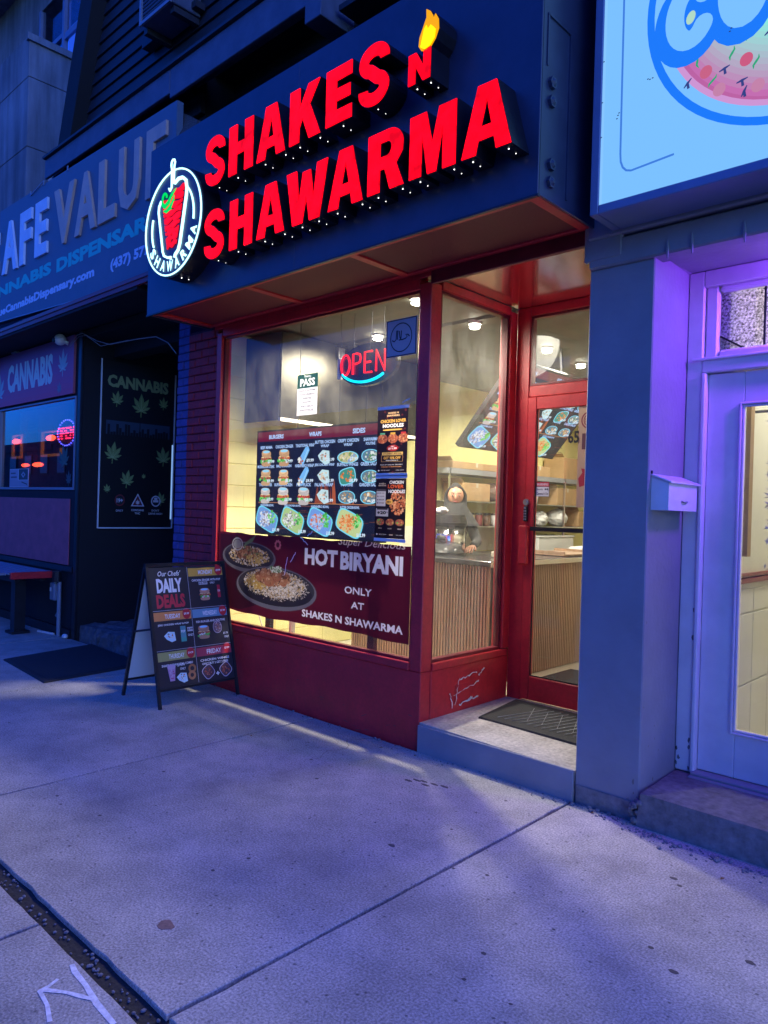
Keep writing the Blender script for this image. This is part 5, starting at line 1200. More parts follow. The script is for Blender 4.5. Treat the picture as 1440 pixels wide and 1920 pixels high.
# lit sign box with the pizza logo
cs = thing('lit_sign_box', 'big pale blue lit sign box with pizza and blue bubble letters', 'sign', (2.2, -.3, 3.0))
CX0, CX1, CZ0, CZ1 = 1.255, 3.9, 3.03, 4.75
MB().box(CX0, CX0+.045, -.30, -.05, CZ0, CZ1, .004).box(CX1-.045, CX1, -.30, -.05, CZ0, CZ1, .004).box(CX0+.046, CX1-.046, -.30, -.05, CZ0, CZ0+.045, .004).box(CX0+.046, CX1-.046, -.30, -.05, CZ1-.045, CZ1, .004).build('sign_frame', 'box_frame', cs)
box('sign_back', 'black_metal', CX0+.02, CX1-.02, -.08, -.052, CZ0+.01, CZ1-.01, cs)
P = Print((CX0+.045, -.290, CZ0+.045), (1, 0, 0), (0, 0, 1), (0, -1, 0), 3e-5)
w, h = CX1-CX0-.09, CZ1-CZ0-.09
SB = (.20, .53, 1.0); DB = (.012, .19, .93)
P.rect(0, 0, w, h, SB)
P.rect(.0, .0, .014, h, (.24, .56, 1.0))
n = 46
PC = (.90, .81)     # printed pizza centre
def circ(r, col, cx=PC[0], cz=PC[1], n=72): P.ell(cx, cz, r, r, col, n)
circ(.68, DB); circ(.645, SB); circ(.60, (.62, .30, .62)); circ(.575, (.50, .12, .33))
for k in range(18): circ(.565-.018*k, tuple(a+(b-a)*min(1, k/11) for a, b in zip((.55, .15, .40), (.27, .80, .70))), PC[0]+.01, PC[1]+.008*k)
for (x, z, c) in [(.67, .455, (.60, .10, .18)), (.50, .465, (.58, .12, .20)), (.56, .365, (.55, .22, .36)), (.72, .325, (.55, .22, .36)), (.86, .50, (.55, .12, .22)), (1.02, .42, (.52, .2, .38))]: P.ell(x, z, .027, .029, c, 18, -.3)
for (x, z, a) in [(.46, .525, 1.9), (.53, .415, .9), (.61, .505, 1.3), (.71, .43, 1.2), (.655, .56, 2.2), (.90, .45, .6)]:
    P.stroke([(x+.026*t*math.cos(a)+.006*math.sin(t*3), z+.030*t*math.sin(a)) for t in (-1, -.5, 0, .5, 1)], [.003, .009, .011, .008, .002], (.03, .38, .16))
for (x, z, a) in [(.42, .445, .8), (.58, .450, .3), (.655, .370, .2), (.665, .32, 1.1), (.76, .54, .6), (.88, .38, .4)]:
    P.stroke([(x-.024*math.cos(a), z-.024*math.sin(a)), (x, z), (x+.024*math.cos(a), z+.024*math.sin(a))], [.005, .012, .004], (.035, .05, .20)); P.stroke([(x, z), (x+.004, z-.026)], [.010, .012], (.035, .05, .20))
def bub(pts, wd, col): P.stroke(pts, wd, col); [P.ell(p[0], p[1], wd/2, wd/2, col, 16) for p in pts]
GLY = [([(a+.03*(b-.745), b) for a, b in arc(.425, .755, .072, .118, 38, 325, 26)], .086), (arc(.652, .775, .058, .125, 0, 360, 28), .100), ([(.84, .74), (.84, 1.0)], .09), (arc(.90, .93, .07, .07, 90, -90, 8), .09), ([(.90, .86), (.98, .74)], .09)]
P.poly([(.36, .72), (.52, .66), (.66, .64), (.95, .66), (1.0, 1.1), (.4, 1.1)], DB)
for pts, wd in GLY: bub([(a-.010, b-.026) for a, b in pts], wd+.085, DB)
for pts, wd in GLY: bub(pts, wd+.016, DB); bub(pts, wd, SB)
P.ell(.428, .735, .020, .030, (.45, .70, .52), 14, -.3); P.ell(.655, .775, .008, .055, (.45, .70, .52), 14, -.1)
P.stroke([(.100, 1.6), (.108, .22), (.111, .18), (.122, .150), (.140, .130), (.165, .122), (.37, .137)], .010, (.05, .20, .70))
for (x, z) in [(.095, .42), (.09, .41), (.085, .395), (.235, .53), (.245, .525), (.258, .527), (.60, .60), (.606, .612), (.006, .5), (.008, .7), (.006, .33)]: P.ell(x, z, .005, .003, (.02, .03, .08), 6)
P.build('sign_face', 'sign_box_print', cs)

# ================================================================== LEFT: CANNABIS SHOP
cf = thing('dispensary_shop', 'dark cannabis dispensary front with deep entrance at left', 'shop', (-6, 0, 0))
MB().box(-9.5, -7.46, .0, .25, -.02, 3.6).box(-7.455, -5.151, .0, .25, -.02, 1.66).box(-7.455, -5.151, .0, .25, 2.72, 3.6).box(-5.15, -5.0, .0, 1.25, -.02, 3.6).box(-5.0, -3.052, 1.25, 1.35, -.02, 3.6).build('wall', 'black_matte', cf)
MB().box(-5.0, -3.052, .0, 1.25, 3.34, 3.42).box(-9.5, -3.052, -.42, .0, 3.43, 3.49).build('soffit', 'black_matte', cf)
MB().box(-9.5, -2.53, -.44, -.395, 3.505, 3.54).build('red_cornice', 'red_trim', cf); MB().box(-9.5, -2.53, -.43, -.405, 3.46, 3.503).build('cornice_lower', 'dark_red', cf)
MB().box(-5.07, -4.995, -.03, .0, .0, 3.42, .006).build('corner_board', 'black_metal', cf)
wfm = MB()
wfm.box(-7.45, -7.425, -.01, .05, 1.662, 2.718).box(-5.18, -5.152, -.01, .05, 1.662, 2.718).box(-7.424, -5.181, -.012, .05, 1.662, 1.69).box(-7.424, -5.181, -.01, .05, 2.70, 2.718)
wfm.build('window_frame', 'plum_frame', cf)
MB().box(-7.42, -5.185, .02, .026, 1.692, 2.698).build('window_pane', 'dark_glass', cf)
box('window_bay', 'black_matte', -7.45, -5.16, .9, .95, 1.4, 3.0, cf); box('window_bay', 'black_matte', -5.17, -5.152, .255, .9, 1.4, 3.0, cf)
MB().box(-7.46, -5.15, .26, .9, 1.60, 1.64).build('window_ledge', 'black_matte', cf)
MB().box(-7.6, -5.24, -.012, -.0005, .81, 1.56, .003).build('pink_board', 'pink_board', cf)
MB().box(-7.6, -5.10, -.04, -.0006, .0, .10).box(-7.6, -5.10, -.03, -.0006, .74, .80).build('base_rail', 'black_metal', cf)
sg = thing('cannabis_sign', 'pink and purple CANNABIS sign board above the dispensary window', 'sign', (-6.3, -.02, 2.76))
MB().box(-7.75, -5.19, -.03, -.001, 2.745, 3.40, .003).build('board', 'pink_board', sg)
P = Print((-7.75, -.0305, 2.745), (1, 0, 0), (0, 0, 1), (0, -1, 0))
for k in range(10): P.rect(0, .655*k/10, 2.56, .655*(k+1)/10, tuple(a+(b-a)*k/9 for a, b in zip((.62, .06, .16), (.24, .10, .28))))
P.text('CANNABIS', 1.30, .16, 1.40, .36, (.62, .72, .62), .05)
def leaf(P, cx, cy, r, col, rot=0, vein=None):
    for a, l in ((90, 1), (58, .86), (122, .86), (25, .62), (155, .62), (-12, .38), (192, .38)):
        a = R(a)+rot; dx, dy = math.cos(a), math.sin(a); nx, ny = -dy, dx; L = r*l; w = L*.15
        P.poly([(cx, cy), (cx+dx*L*.35+nx*w*.8, cy+dy*L*.35+ny*w*.8), (cx+dx*L*.62+nx*w, cy+dy*L*.62+ny*w), (cx+dx*L, cy+dy*L), (cx+dx*L*.62-nx*w, cy+dy*L*.62-ny*w), (cx+dx*L*.35-nx*w*.8, cy+dy*L*.35-ny*w*.8)], col)
        if vein: P.stroke([(cx, cy), (cx+dx*L*.9, cy+dy*L*.9)], [.006*r/.15, .001], vein)
    P.stroke([(cx, cy), (cx-.02*r, cy-r*.35)], .02*r/.3, col)
leaf(P, .33, .14, .30, (.36, .46, .44), 0, (.5, .6, .58)); leaf(P, 2.28, .30, .24, (.36, .46, .44), 0, (.5, .6, .58)); leaf(P, 2.20, .05, .12, (.24, .2, .25))
P.build('sign_print', 'print', sg)
# entrance poster on the side wall of the recess
dp_ = thing('cannabis_poster', 'tall dark CANNABIS poster with leaves and skyline beside the dispensary entrance', 'poster', (-4.98, .65, 1.25))
MB().box(-4.995, -4.985, .20, 1.12, 1.25, 3.14).build('poster_panel', 'black_matte', dp_)
MB().box(-4.984, -4.972, .19, .204, 1.24, 3.15).box(-4.984, -4.972, .204, 1.12, 1.236, 1.25).box(-4.984, -4.972, 1.12, 1.134, 1.24, 3.10).build('poster_frame', 'white_plastic', dp_)
MB().box(-4.988, -4.980, 1.105, 1.118, 1.35, 2.25).build('lit_gap', 'lit_gap', dp_)  # emissive sliver stands in for light showing at the poster edge
P = Print((-4.984, .21, 1.25), (0, 1, 0), (0, 0, 1), (1, 0, 0)); w, h = .89, 1.89
P.rect(0, 0, w, h, (.008, .008, .010))
GR = (.20, .28, .09); GV = (.34, .44, .18)
P.text('CANNABIS', w*.5, h*.845, w*.86, h*.075, (.30, .36, .15), .05)
for (a, b, r) in [(.20, .755, .14), (.54, .72, .21), (.86, .765, .12), (.16, .42, .19), (.36, .27, .16), (.88, .42, .18), (.60, .31, .05), (.86, .16, .13), (.10, .22, .08)]: leaf(P, w*a, h*b, r, GR, random.uniform(-.2, .2), GV)
q = random.Random(12)
for k in range(22): x = w*(.10+.85*k/22); hh = h*q.uniform(.02, .09); P.rect(x, h*.56, x+w*.034, h*.56+hh, (.05, .07, .10))
P.rect(w*.06, h*.56, w*.96, h*.645, (.035, .06, .10)); 
for k in range(22): x = w*(.08+.86*k/22); hh = h*q.uniform(.02, .075); P.rect(x, h*.555, x+w*.034, h*.555+hh, (.006, .007, .010))
P.poly([(w*.515, h*.56), (w*.535, h*.56), (w*.527, h*.69), (w*.523, h*.69)], (.006, .007, .010))
for k in range(60): P.ell(w*q.uniform(.05, .95), h*q.uniform(.35, .55), .006, .003, (.03, .022, .015), 6)
WI = (.65, .62, .66)
P.ell(w*.27, h*.165, .062, .066, (.22, .03, .04), 20); P.ell(w*.27, h*.165, .050, .054, (.02, .02, .025), 20); P.text('19+', w*.27, h*.150, .075, .05, WI, .04); P.text('ONLY', w*.27, h*.095, .09, .025, WI, .02)
P.poly([(w*.52-.085, h*.130), (w*.52+.085, h*.130), (w*.52, h*.21)], WI); P.poly([(w*.52-.062, h*.136), (w*.52+.062, h*.136), (w*.52, h*.198)], (.14, .02, .03)); leaf(P, w*.52, h*.146, .05, WI); P.text('CONTAINS', w*.52, h*.100, .16, .024, WI, .02); P.text('THC', w*.52, h*.080, .07, .024, WI, .02)
P.ell(w*.78, h*.165, .062, .066, WI, 20); P.ell(w*.78, h*.165, .048, .052, (.02, .02, .025), 20); P.rect(w*.78-.035, h*.158, w*.78+.035, h*.172, WI); P.ell(w*.78, h*.180, .024, .016, WI, 10); P.text("DON'T", w*.78, h*.100, .10, .024, WI, .02); P.text('DRIVE HIGH', w*.78, h*.080, .18, .024, WI, .02)
P.build('poster_print', 'print', dp_)
# dispensary fascia sign, big plastic letters on a blue board
bs = thing('fascia_sign', 'long weathered blue fascia sign reading CAFE VALUE with cannabis dispensary lettering', 'sign', (-5, -.4, 3.5))
SX0, SX1 = -9.4, -2.50
ZB = lambda x: 3.66+(x+6.40)*(-.0475); ZT = lambda x: 4.99+(x+6.5)*(-.0205)
MB().hexa([(SX0, -.40, ZB(SX0)), (SX1, -.40, ZB(SX1)), (SX1, -.34, ZB(SX1)), (SX0, -.34, ZB(SX0)), (SX0, -.40, ZT(SX0)), (SX1, -.40, ZT(SX1)), (SX1, -.34, ZT(SX1)), (SX0, -.34, ZT(SX0))]).build('sign_board', 'cafe_sign_blue', bs)
MB().hexa([(SX0, -.404, ZB(SX0)-.012), (SX1, -.404, ZB(SX1)-.012), (SX1, -.33, ZB(SX1)-.012), (SX0, -.33, ZB(SX0)-.012), (SX0, -.404, ZB(SX0)-.001), (SX1, -.404, ZB(SX1)-.001), (SX1, -.33, ZB(SX1)-.001), (SX0, -.33, ZB(SX0)-.001)]).build('board_edge', 'plum_frame', bs)
mat('letter_pale', (.70, .80, .90), .5, nscale=5, namt=.12); mat('letter_beige', (.62, .42, .30), .5, nscale=5, namt=.15); mat('letter_teal', (.035, .22, .24), .5)
def sign_word(body, x0, x1, z0, hh, m, name, bold, dep):
    n_ = len(body); per_ = None
    vs, fs, asp = text2d(body, bold); sl_ = -.034
    o = MB(); P3 = [(x0+a*(x1-x0), -.4015-dep, z0+b*hh+sl_*a*(x1-x0)) for a, b in vs]
    o.add(P3, fs); o.build(name, m, bs)
def big_letter(ch, x0, x1, z0, z1, m):
    cu = text2d(ch, .035)
    vs, fs, asp = cu; k = len(vs)
    # front sheet plus sides from the outline edges
    cnt = {}
    for f in fs:
        for i in range(len(f)):
            e = (f[i], f[(i+1) % len(f)]); cnt[tuple(sorted(e))] = cnt.get(tuple(sorted(e)), 0)+1
    P3 = [(x0+a*(x1-x0), -.425, z0+b*(z1-z0)) for a, b in vs]+[(x0+a*(x1-x0), -.4005, z0+b*(z1-z0)) for a, b in vs]
    F = list(fs)+[(a, b, b+k, a+k) for (a, b), c in cnt.items() if c == 1]
    MB().add(P3, F).build('letter', m, bs)
for ch, a, b, m in (('C', -6.97, -6.45, 'letter_pale'), ('A', -6.32, -5.86, 'letter_pale'), ('F', -5.79, -5.47, 'letter_pale'), ('E', -5.36, -5.04, 'letter_pale'),
                    ('V', -4.87, -4.38, 'letter_beige'), ('A', -4.36, -3.90, 'letter_beige'), ('L', -3.85, -3.51, 'letter_beige'), ('U', -3.45, -3.07, 'letter_beige'), ('E', -2.95, -2.62, 'letter_beige')):
    big_letter(ch, a, b, 4.185, 4.78, m)
P = Print((0, -.4012, 0), (1, 0, 0), (0, 0, 1), (0, -1, 0))
TL = (.05, .60, .48); PL = (.62, .72, .86)
P.text('CANNABIS', -6.03, 3.945, 2.16, .135, TL, .05); P.text('DISPENSARY', -3.75, 3.925, 2.14, .145, TL, .05)
P.text('CafeValueCannabisDispensary.com', -5.55, 3.695, 3.22, .125, PL, .05); P.text('(437) 577-25', -3.13, 3.685, .96, .125, PL, .05)
P.build('sign_print', 'print', bs)
tpq = MB(); q = random.Random(15)
for (x, z) in ((-5.55, 4.93), (-5.2, 4.95), (-4.6, 4.93)): tpq.box(x-.01, x+.01, -.41, -.401, z, z+.05)
tpq.bar((-5.53, -.41, 4.93), (-5.21, -.41, 4.99), .008); tpq.build('bracket', 'plum_frame', bs)

# dispensary window: real items, plus glowing stand-ins for reflected signals and tail lights
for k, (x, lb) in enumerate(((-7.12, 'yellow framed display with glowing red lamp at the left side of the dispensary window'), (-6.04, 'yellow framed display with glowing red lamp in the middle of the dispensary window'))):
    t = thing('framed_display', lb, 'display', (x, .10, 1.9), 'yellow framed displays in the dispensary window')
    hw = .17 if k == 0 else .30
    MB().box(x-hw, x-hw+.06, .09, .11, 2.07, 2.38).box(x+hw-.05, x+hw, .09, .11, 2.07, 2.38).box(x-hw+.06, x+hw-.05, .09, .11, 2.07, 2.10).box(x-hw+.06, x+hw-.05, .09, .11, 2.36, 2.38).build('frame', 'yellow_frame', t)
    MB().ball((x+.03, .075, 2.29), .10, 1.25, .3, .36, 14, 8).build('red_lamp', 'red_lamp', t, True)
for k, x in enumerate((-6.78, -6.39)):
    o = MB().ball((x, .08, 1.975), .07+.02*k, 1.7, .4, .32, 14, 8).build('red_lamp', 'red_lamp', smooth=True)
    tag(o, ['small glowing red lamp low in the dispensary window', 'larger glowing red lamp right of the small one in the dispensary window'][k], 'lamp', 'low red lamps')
os_ = thing('led_open_sign', 'small dotted red and blue OPEN sign inside the dispensary window', 'sign', (-5.45, .2, 2.3))
box('led_board', 'black_plastic', -5.82, -5.30, .075, .085, 2.16, 2.50, os_)
rd = MB(); bd = MB()
FONT5 = {'O': ['0110', '1001', '1001', '1001', '0110'], 'P': ['1110', '1001', '1110', '1000', '1000'], 'E': ['1111', '1000', '1110', '1000', '1111'], 'N': ['1001', '1101', '1011', '1001', '1001']}
for i, ch in enumerate('OPEN'):
    for r, row_ in enumerate(FONT5[ch]):
        for c, b in enumerate(row_):
            if b == '1': rd.ball((-5.80+i*.118+c*.027, .068, 2.385-r*.030), .010, seg=6, rings=4)
for k in range(26):
    a = 2*math.pi*k/26; bd.ball((-5.56+.235*math.cos(a), .068, 2.33+.15*math.sin(a)), .009, seg=6, rings=4)
rd.build('red_dot', 'led_red', os_); bd.build('blue_dot', 'led_blue', os_)
nc = thing('window_notices', 'white printed notices stuck at the bottom left of the dispensary window', 'notices', (-6.9, .012, 1.7))
P = Print((-7.12, .016, 1.70), (1, 0, 0), (0, 0, 1), (0, -1, 0))
P.rect(0, 0, .62, .08, (.35, .33, .38)); P.rect(0, .08, .28, .22, (.38, .36, .42)); P.rect(.30, .085, .60, .22, (.05, .05, .06)); P.poly([(.38, .15), (.45, .11), (.52, .15), (.45, .19)], (.4, .4, .45)); P.poly([(.42, .15), (.45, .13), (.48, .15), (.45, .17)], (.05, .05, .06)); P.rect(.04, .16, .2, .18, (.1, .1, .12)); P.rect(.04, .11, .24, .13, (.1, .1, .12)); P.poly([(.4, .05), (.58, .02), (.58, .035), (.4, .065)], (.05, .05, .06))
P.build('notice_print', 'print', nc)
MB().box(-7.12, -6.50, .0162, .018, 1.695, 1.925).build('sheet', 'white_paper', nc)
wn = thing('window_posters', 'two faint pale posters between the yellow displays in the dispensary window', 'posters', (-6.6, .3, 1.9))
P = Print((-6.85, .12, 2.04), (1, 0, 0), (0, 0, 1), (0, -1, 0))
for z in (0, .34): P.rect(0, z, .34, z+.17, (.12, .10, .14)); [P.rect(.03, z+.03+.04*k, .30, z+.045+.04*k, (.03, .03, .04)) for k in range(3)]
P.build('poster_print', 'print', wn)
MB().box(-6.85, -6.51, .1205, .122, 2.04, 2.55).build('backing_sheet', 'black_matte', wn)
P = Print((-5.65, .019, 1.70), (1, 0, 0), (0, 0, 1), (0, -1, 0)); leaf(P, .17, .26, .25, (.05, .085, .06), .2, (.09, .13, .09)); leaf(P, .30, .05, .14, (.05, .06, .06))
wl = thing('leaf_decal', 'green cannabis leaf decal at the lower right of the dispensary window', 'decal', (-5.5, .02, 1.7)); P.build('decal_print', 'print', wl)

# cameras and cable under the sign
def seccam(x, z, label):
    t = thing('security_camera', label, 'camera', (x, 0, z), 'security cameras under the blue fascia sign')
    MB().tube([(x+.06, -.001, z-.03), (x+.06, -.03, z-.03)], .05, 12).build('mount', 'white_plastic', t)
    MB().ball((x, -.10, z+.01), .065, 1.15, 1, 1, 14, 9).tube([(x+.06, -.03, z-.03), (x+.02, -.08, z)], .022, 8).build('camera_body', 'white_plastic', t, True)
    MB().cyl((x-.02, -.172, z), .028, .02, 12, 'y').build('lens', 'black_plastic', t)
seccam(-5.40, 3.35, 'white dome security camera above the corner of the CANNABIS sign board')
seccam(-7.52, 3.33, 'white dome security camera at the far left edge of the photo')
MB().box(-7.0, -6.85, -.05, -.001, 3.56-.16, 3.42).build('small_fixture', 'plum_frame', cf)
wc = MB()
wc.tube([(-5.30, -.03, 3.30), (-5.1, -.04, 3.38), (-4.95, -.05, 3.38), (-4.6, -.05, 3.25), (-4.3, -.05, 3.17), (-4.0, -.05, 3.16), (-3.7, -.04, 3.15), (-3.4, -.03, 3.13), (-3.2, -.02, 3.05), (-3.06, -.01, 2.93)], .0045, 6)
wc.tube([(-5.30, -.03, 3.28), (-5.05, -.04, 3.36), (-4.85, -.05, 3.34), (-4.5, -.05, 3.18), (-4.2, -.05, 3.17), (-3.9, -.05, 3.16)], .0035, 6)
tag(wc.build('cable', 'grey_plastic'), 'pale cable sagging from the dome camera across the dark entrance', 'cable')
# stone step, doormat, odds and ends
ssp = MB(); q = random.Random(21); nx_, ny_ = 40, 14
def sh(x, y): return .165+.014*math.sin(x*9+y*4)+q.uniform(-.010, .010)
grid = [[(-4.99+1.93*i/nx_, .045+q.uniform(-.01, .01)*(j == 0)+1.15*j/ny_, sh(-4.99+1.93*i/nx_, j)) for i in range(nx_+1)] for j in range(ny_+1)]
mid = [(p[0], .03+q.uniform(-.014, .014), .10+q.uniform(-.01, .01)) for p in grid[0]]; low = [(p[0], .035+q.uniform(-.012, .012), -.02) for p in grid[0]]
vs = [p for r in [low, mid]+grid for p in r]; w_ = nx_+1
ssp.add(vs, [(j*w_+i, j*w_+i+1, (j+1)*w_+i+1, (j+1)*w_+i) for j in range(ny_+2) for i in range(nx_)]); ssp.build('stone_step', 'stone_step', cf)
MB().box(-4.95, -4.3, .75, .95, .17, .30, .01).build('door_kerb', 'dirty_concrete', cf)
mt = thing('doormat', 'large black rubber mat lying before the dispensary step', 'mat', (-3.9, -.6, 0))
MB().hexa([(-4.39, -.98, .001), (-3.24, -1.06, .001), (-3.36, -.06, .001), (-4.62, .0, .001), (-4.38, -.97, .013), (-3.25, -1.05, .013), (-3.37, -.07, .013), (-4.61, -.01, .013)]).build('mat_base', 'rubber_mat', mt)
MB().hexa([(-4.34, -.93, .0135), (-3.30, -1.0, .0135), (-3.41, -.11, .0135), (-4.56, -.05, .0135), (-4.34, -.93, .016), (-3.30, -1.0, .016), (-3.41, -.11, .016), (-4.56, -.05, .016)]).build('mat_field', 'rubber_mat', mt)
pm = thing('doormat', 'black ribbed rubber mat with diamond pattern on the red shop doorstep', 'mat', (.5, .7, .19))
MB().hexa([(.20, .36, .187), (1.08, .36, .177), (1.08, .93, .188), (.12, .93, .193), (.205, .365, .199), (1.08, .365, .189), (1.08, .925, .200), (.125, .925, .205)]).build('mat_base', 'rubber_mat', pm)
lnm = MB()
for k in range(15):
    x = .30+k*.055
    lnm.bar((x, .44, .2015), (x+.13, .84, .2065), .0035, .003)
    if k % 2: lnm.bar((x+.13, .50, .202), (x, .80, .2065), .0025, .003)
stuff(lnm.build('mat_pattern', 'grey_plastic', pm))
# low bar table with slatted top against the dispensary wall
bt_ = thing('bar_table', 'low slatted table with red edge board against the dispensary wall', 'table', (-5.8, -.3, 0))
for k in range(7): MB().box(-9.0, -5.45, -.66+k*.085, -.66+k*.085+.072, .705, .728, .003).build('slat', 'plum_frame', bt_)
MB().box(-5.44, -5.40, -.56, -.03, .66, .735, .004).build('end_board', 'red_paint', bt_)
MB().cyl((-5.34, -.09, .62), .05, .12, 14).build('end_cap', 'black_metal', bt_)
MB().box(-9.0, -5.46, -.50, -.44, .62, .70).box(-9.0, -5.46, -.22, -.16, .62, .70).build('rail', 'black_metal', bt_)
for x in (-5.82, -7.6): MB().bar((x, -.32, 0), (x, -.32, .62), .12).box(x-.10, x+.10, -.42, -.22, .001, .03).build('leg', 'black_metal', bt_)
jb = thing('utility_box', 'grey meter box with white label on the wall under the slatted table', 'box', (-5.42, -.08, .45))
MB().box(-5.50, -5.38, -.10, -.035, .40, .60, .01).build('box_body', 'plum_frame', jb); MB().box(-5.49, -5.45, -.102, -.1005, .50, .545).build('label_plate', 'white_paper', jb)
MB().tube([(-5.33, -.06, .0), (-5.33, -.06, .62)], .022, 10).tube([(-5.44, -.07, .60), (-5.44, -.07, .68)], .018, 8).build('conduit', 'plum_frame', jb)
ck_ = thing('wall_sticker', 'tilted black and white sticker on the wall beneath the slatted table', 'sticker', (-5.4, -.05, .28))
MB().hexa([(-5.47, -.046, .215), (-5.43, -.046, .205), (-5.43, -.042, .205), (-5.47, -.042, .215), (-5.36, -.046, .32), (-5.32, -.046, .30), (-5.32, -.042, .30), (-5.36, -.042, .32)]).build('sticker_sheet', 'plum_frame', ck_)
tag(MB().bar((-5.75, -.12, .012), (-5.45, -.06, .012), .02).build('stick', 'white_plastic'), 'short white stick lying on the ground by the dispensary wall', 'stick')
tag(MB().ball((-5.13, -.07, .03), .045, 1, .7, .6, 9, 6).build('crumpled_cup', 'white_paper'), 'crumpled white cup at the foot of the dispensary corner', 'litter')

# ================================================================== A-FRAME BOARD
af = thing('a_frame_sign', 'black A-frame sandwich board listing daily deals on the sidewalk', 'sandwich board', (-2.2, -.4, 0))
Y0, Y1 = -.745, -.045
ft, fb, rb_, zt = Vector((-2.175, 0, 1.06)), Vector((-1.905, 0, 0)), Vector((-2.475, 0, 0)), 1.06
def ap(t, front=True, y=0): a = ft; b = fb if front else rb_; p = a+(b-a)*t; return Vector((p.x, y, p.z))
for y in (Y0, Y1):
    MB().bar(ap(0, True, y), ap(1, True, y), .022).build('leg', 'black_metal', af)
    MB().bar(ap(0.02, False, y)+Vector((-.01, 0, 0)), ap(1, False, y), .022).build('leg', 'black_metal', af)
    MB().bar(ap(.50, False, y), ap(.45, True, y), .016).build('brace', 'black_metal', af)
MB().bar(ap(0, True, Y0-.012), ap(0, True, Y1+.012), .028).build('top_rail', 'black_metal', af); MB().bar(ap(.875, True, Y0), ap(.875, True, Y1), .018).build('front_rail', 'black_metal', af)
MB().bar(ap(.875, False, Y0), ap(.875, False, Y1), .018).build('rear_rail', 'black_metal', af); MB().bar(ap(.03, False, Y0), ap(.03, False, Y1), .018).build('rear_rail', 'black_metal', af)
Vd = (ft-fb).normalized(); Nf = Vector((Vd.z, 0, -Vd.x)); Vr = (ft-rb_).normalized(); Nr = Vector((-Vr.z, 0, Vr.x))
def panel_(p0, Vv, Nn, L, m, nm):
    a = Vector((p0.x, Y0+.012, p0.z)); b = Vector((p0.x, Y1-.012, p0.z)); c = b+Vv*L; d = a+Vv*L; k = Nn*.003
    return MB().hexa([a-k, b-k, b+k, a+k, d-k, c-k, c+k, d+k]).build(nm, m, af)
L_ = (ft-fb).length*.85
panel_(ap(.87), Vd, Nf, L_, 'black_plastic', 'front_panel'); panel_(ap(.87, False), Vr, Nr, L_, 'white_plastic', 'rear_panel')
P = Print(Vector((ap(.87).x, Y0+.012, ap(.87).z))+Nf*.0036, (0, 1, 0), Vd, Nf)
w, h = Y1-Y0-.024, L_
P.rect(0, 0, w, h, (.022, .020, .028))
LN = (.55, .53, .58)
def cell(x0, y1, cwid, name, colr, tag_, line1, line2=None):
    P.rect(x0+.008, y1-.075*h/.9, x0+cwid-.006, y1-.010, colr); P.text(name, x0+cwid*.5, y1-.062*h/.9, cwid*.40, .036, WH, .02)
    P.ell(x0+cwid-.045, y1-.035, .036, .043, (.55, .02, .035), 14); P.text(tag_, x0+cwid-.045, y1-.045, .046, .018, WH, .03)
    P.text(line1, x0+cwid*.5, y1-.120, cwid*.80, .018, WH, .025)
    if line2: P.text(line2, x0+cwid*.5, y1-.148, cwid*.72, .018, WH, .025)
c = w/2
P.text("Our Chefs'", c*.5, h*.925, c*.58, .042, WH, .012, shear=.25); P.text('DAILY', c*.5, h*.785, c*.66, .112, WH, .05); P.text('DEALS', c*.5, h*.655, c*.74, .108, (.62, .035, .06), .05)
cell(c, h*.995, c, 'MONDAY', (.72, .40, .06), '$9.99', 'CHICKEN ZINGER WITH POP'); cell(0, h*.635, c, 'TUESDAY', (.78, .28, .08), '$9.99', 'JERK CHICKEN WRAP & POP')
cell(c, h*.635, c, 'WEDNESDAY', (.16, .34, .46), '$7.99', 'FISH BURGER AND POUTINE'); cell(0, h*.305, c, 'THURSDAY', (.42, .38, .12), '$14.99', 'SHAKES N SHAWARMA COMBO'); cell(c, h*.305, c, 'FRIDAY', (.45, .05, .09), '$7.99', 'CHICKEN WINGS', 'ONLY BUY 2 GET 2 FREE')
P.rect(c-.0015, .01, c+.0015, h-.005, LN); P.rect(.005, h*.635, w-.005, h*.635+.003, LN); P.rect(.005, h*.305, w-.005, h*.305+.003, LN)
P.z = .0015
SBUN = (.62, .30, .14); FILL = (.45, .10, .05)
burger(P, c*1.42, h*.755, .105, SBUN, FILL); P.rect(c*1.78, h*.715, c*1.86, h*.825, (.55, .02, .05)); P.text('COLA', c*1.82, h*.765, .024, .018, WH, .03, rot=0)
P.rect(c*1.28, h*.835, c*1.52, h*.860, (.60, .58, .60)); P.text('10.99', c*1.40, h*.839, .07, .016, (.05, .05, .06), .03); P.text('ONLY', c*1.66, h*.839, .045, .016, WH, .02)
wrap(P, c*.38, h*.42, .12, 1); P.rect(c*.66, h*.365, c*.80, h*.495, (.12, .32, .34)); P.rect(c*.66, h*.365, c*.80, h*.40, (.08, .40, .30)); P.text('POP', c*.73, h*.44, .035, .02, WH, .03)
P.rect(c*.84, h*.445, c*.985, h*.480, (.60, .58, .60)); P.text('10.99', c*.91, h*.452, .05, .018, (.05, .05, .06), .03); P.text('ONLY', c*.92, h*.405, .05, .018, WH, .02)
burger(P, c*1.28, h*.43, .115, SBUN, FILL); P.z += .001; dish(P, c*1.66, h*.455, .042, .050, (.20, .12, .14), [(.7, .6, .6), (.2, .06, .06), (.5, .2, .12)], 26, 2.2, 0, (.55, .45, .50)); P.text('$7.79', c*1.87, h*.385, .045, .018, WH, .02); P.text('ONLY', c*1.89, h*.355, .045, .018, WH, .02)
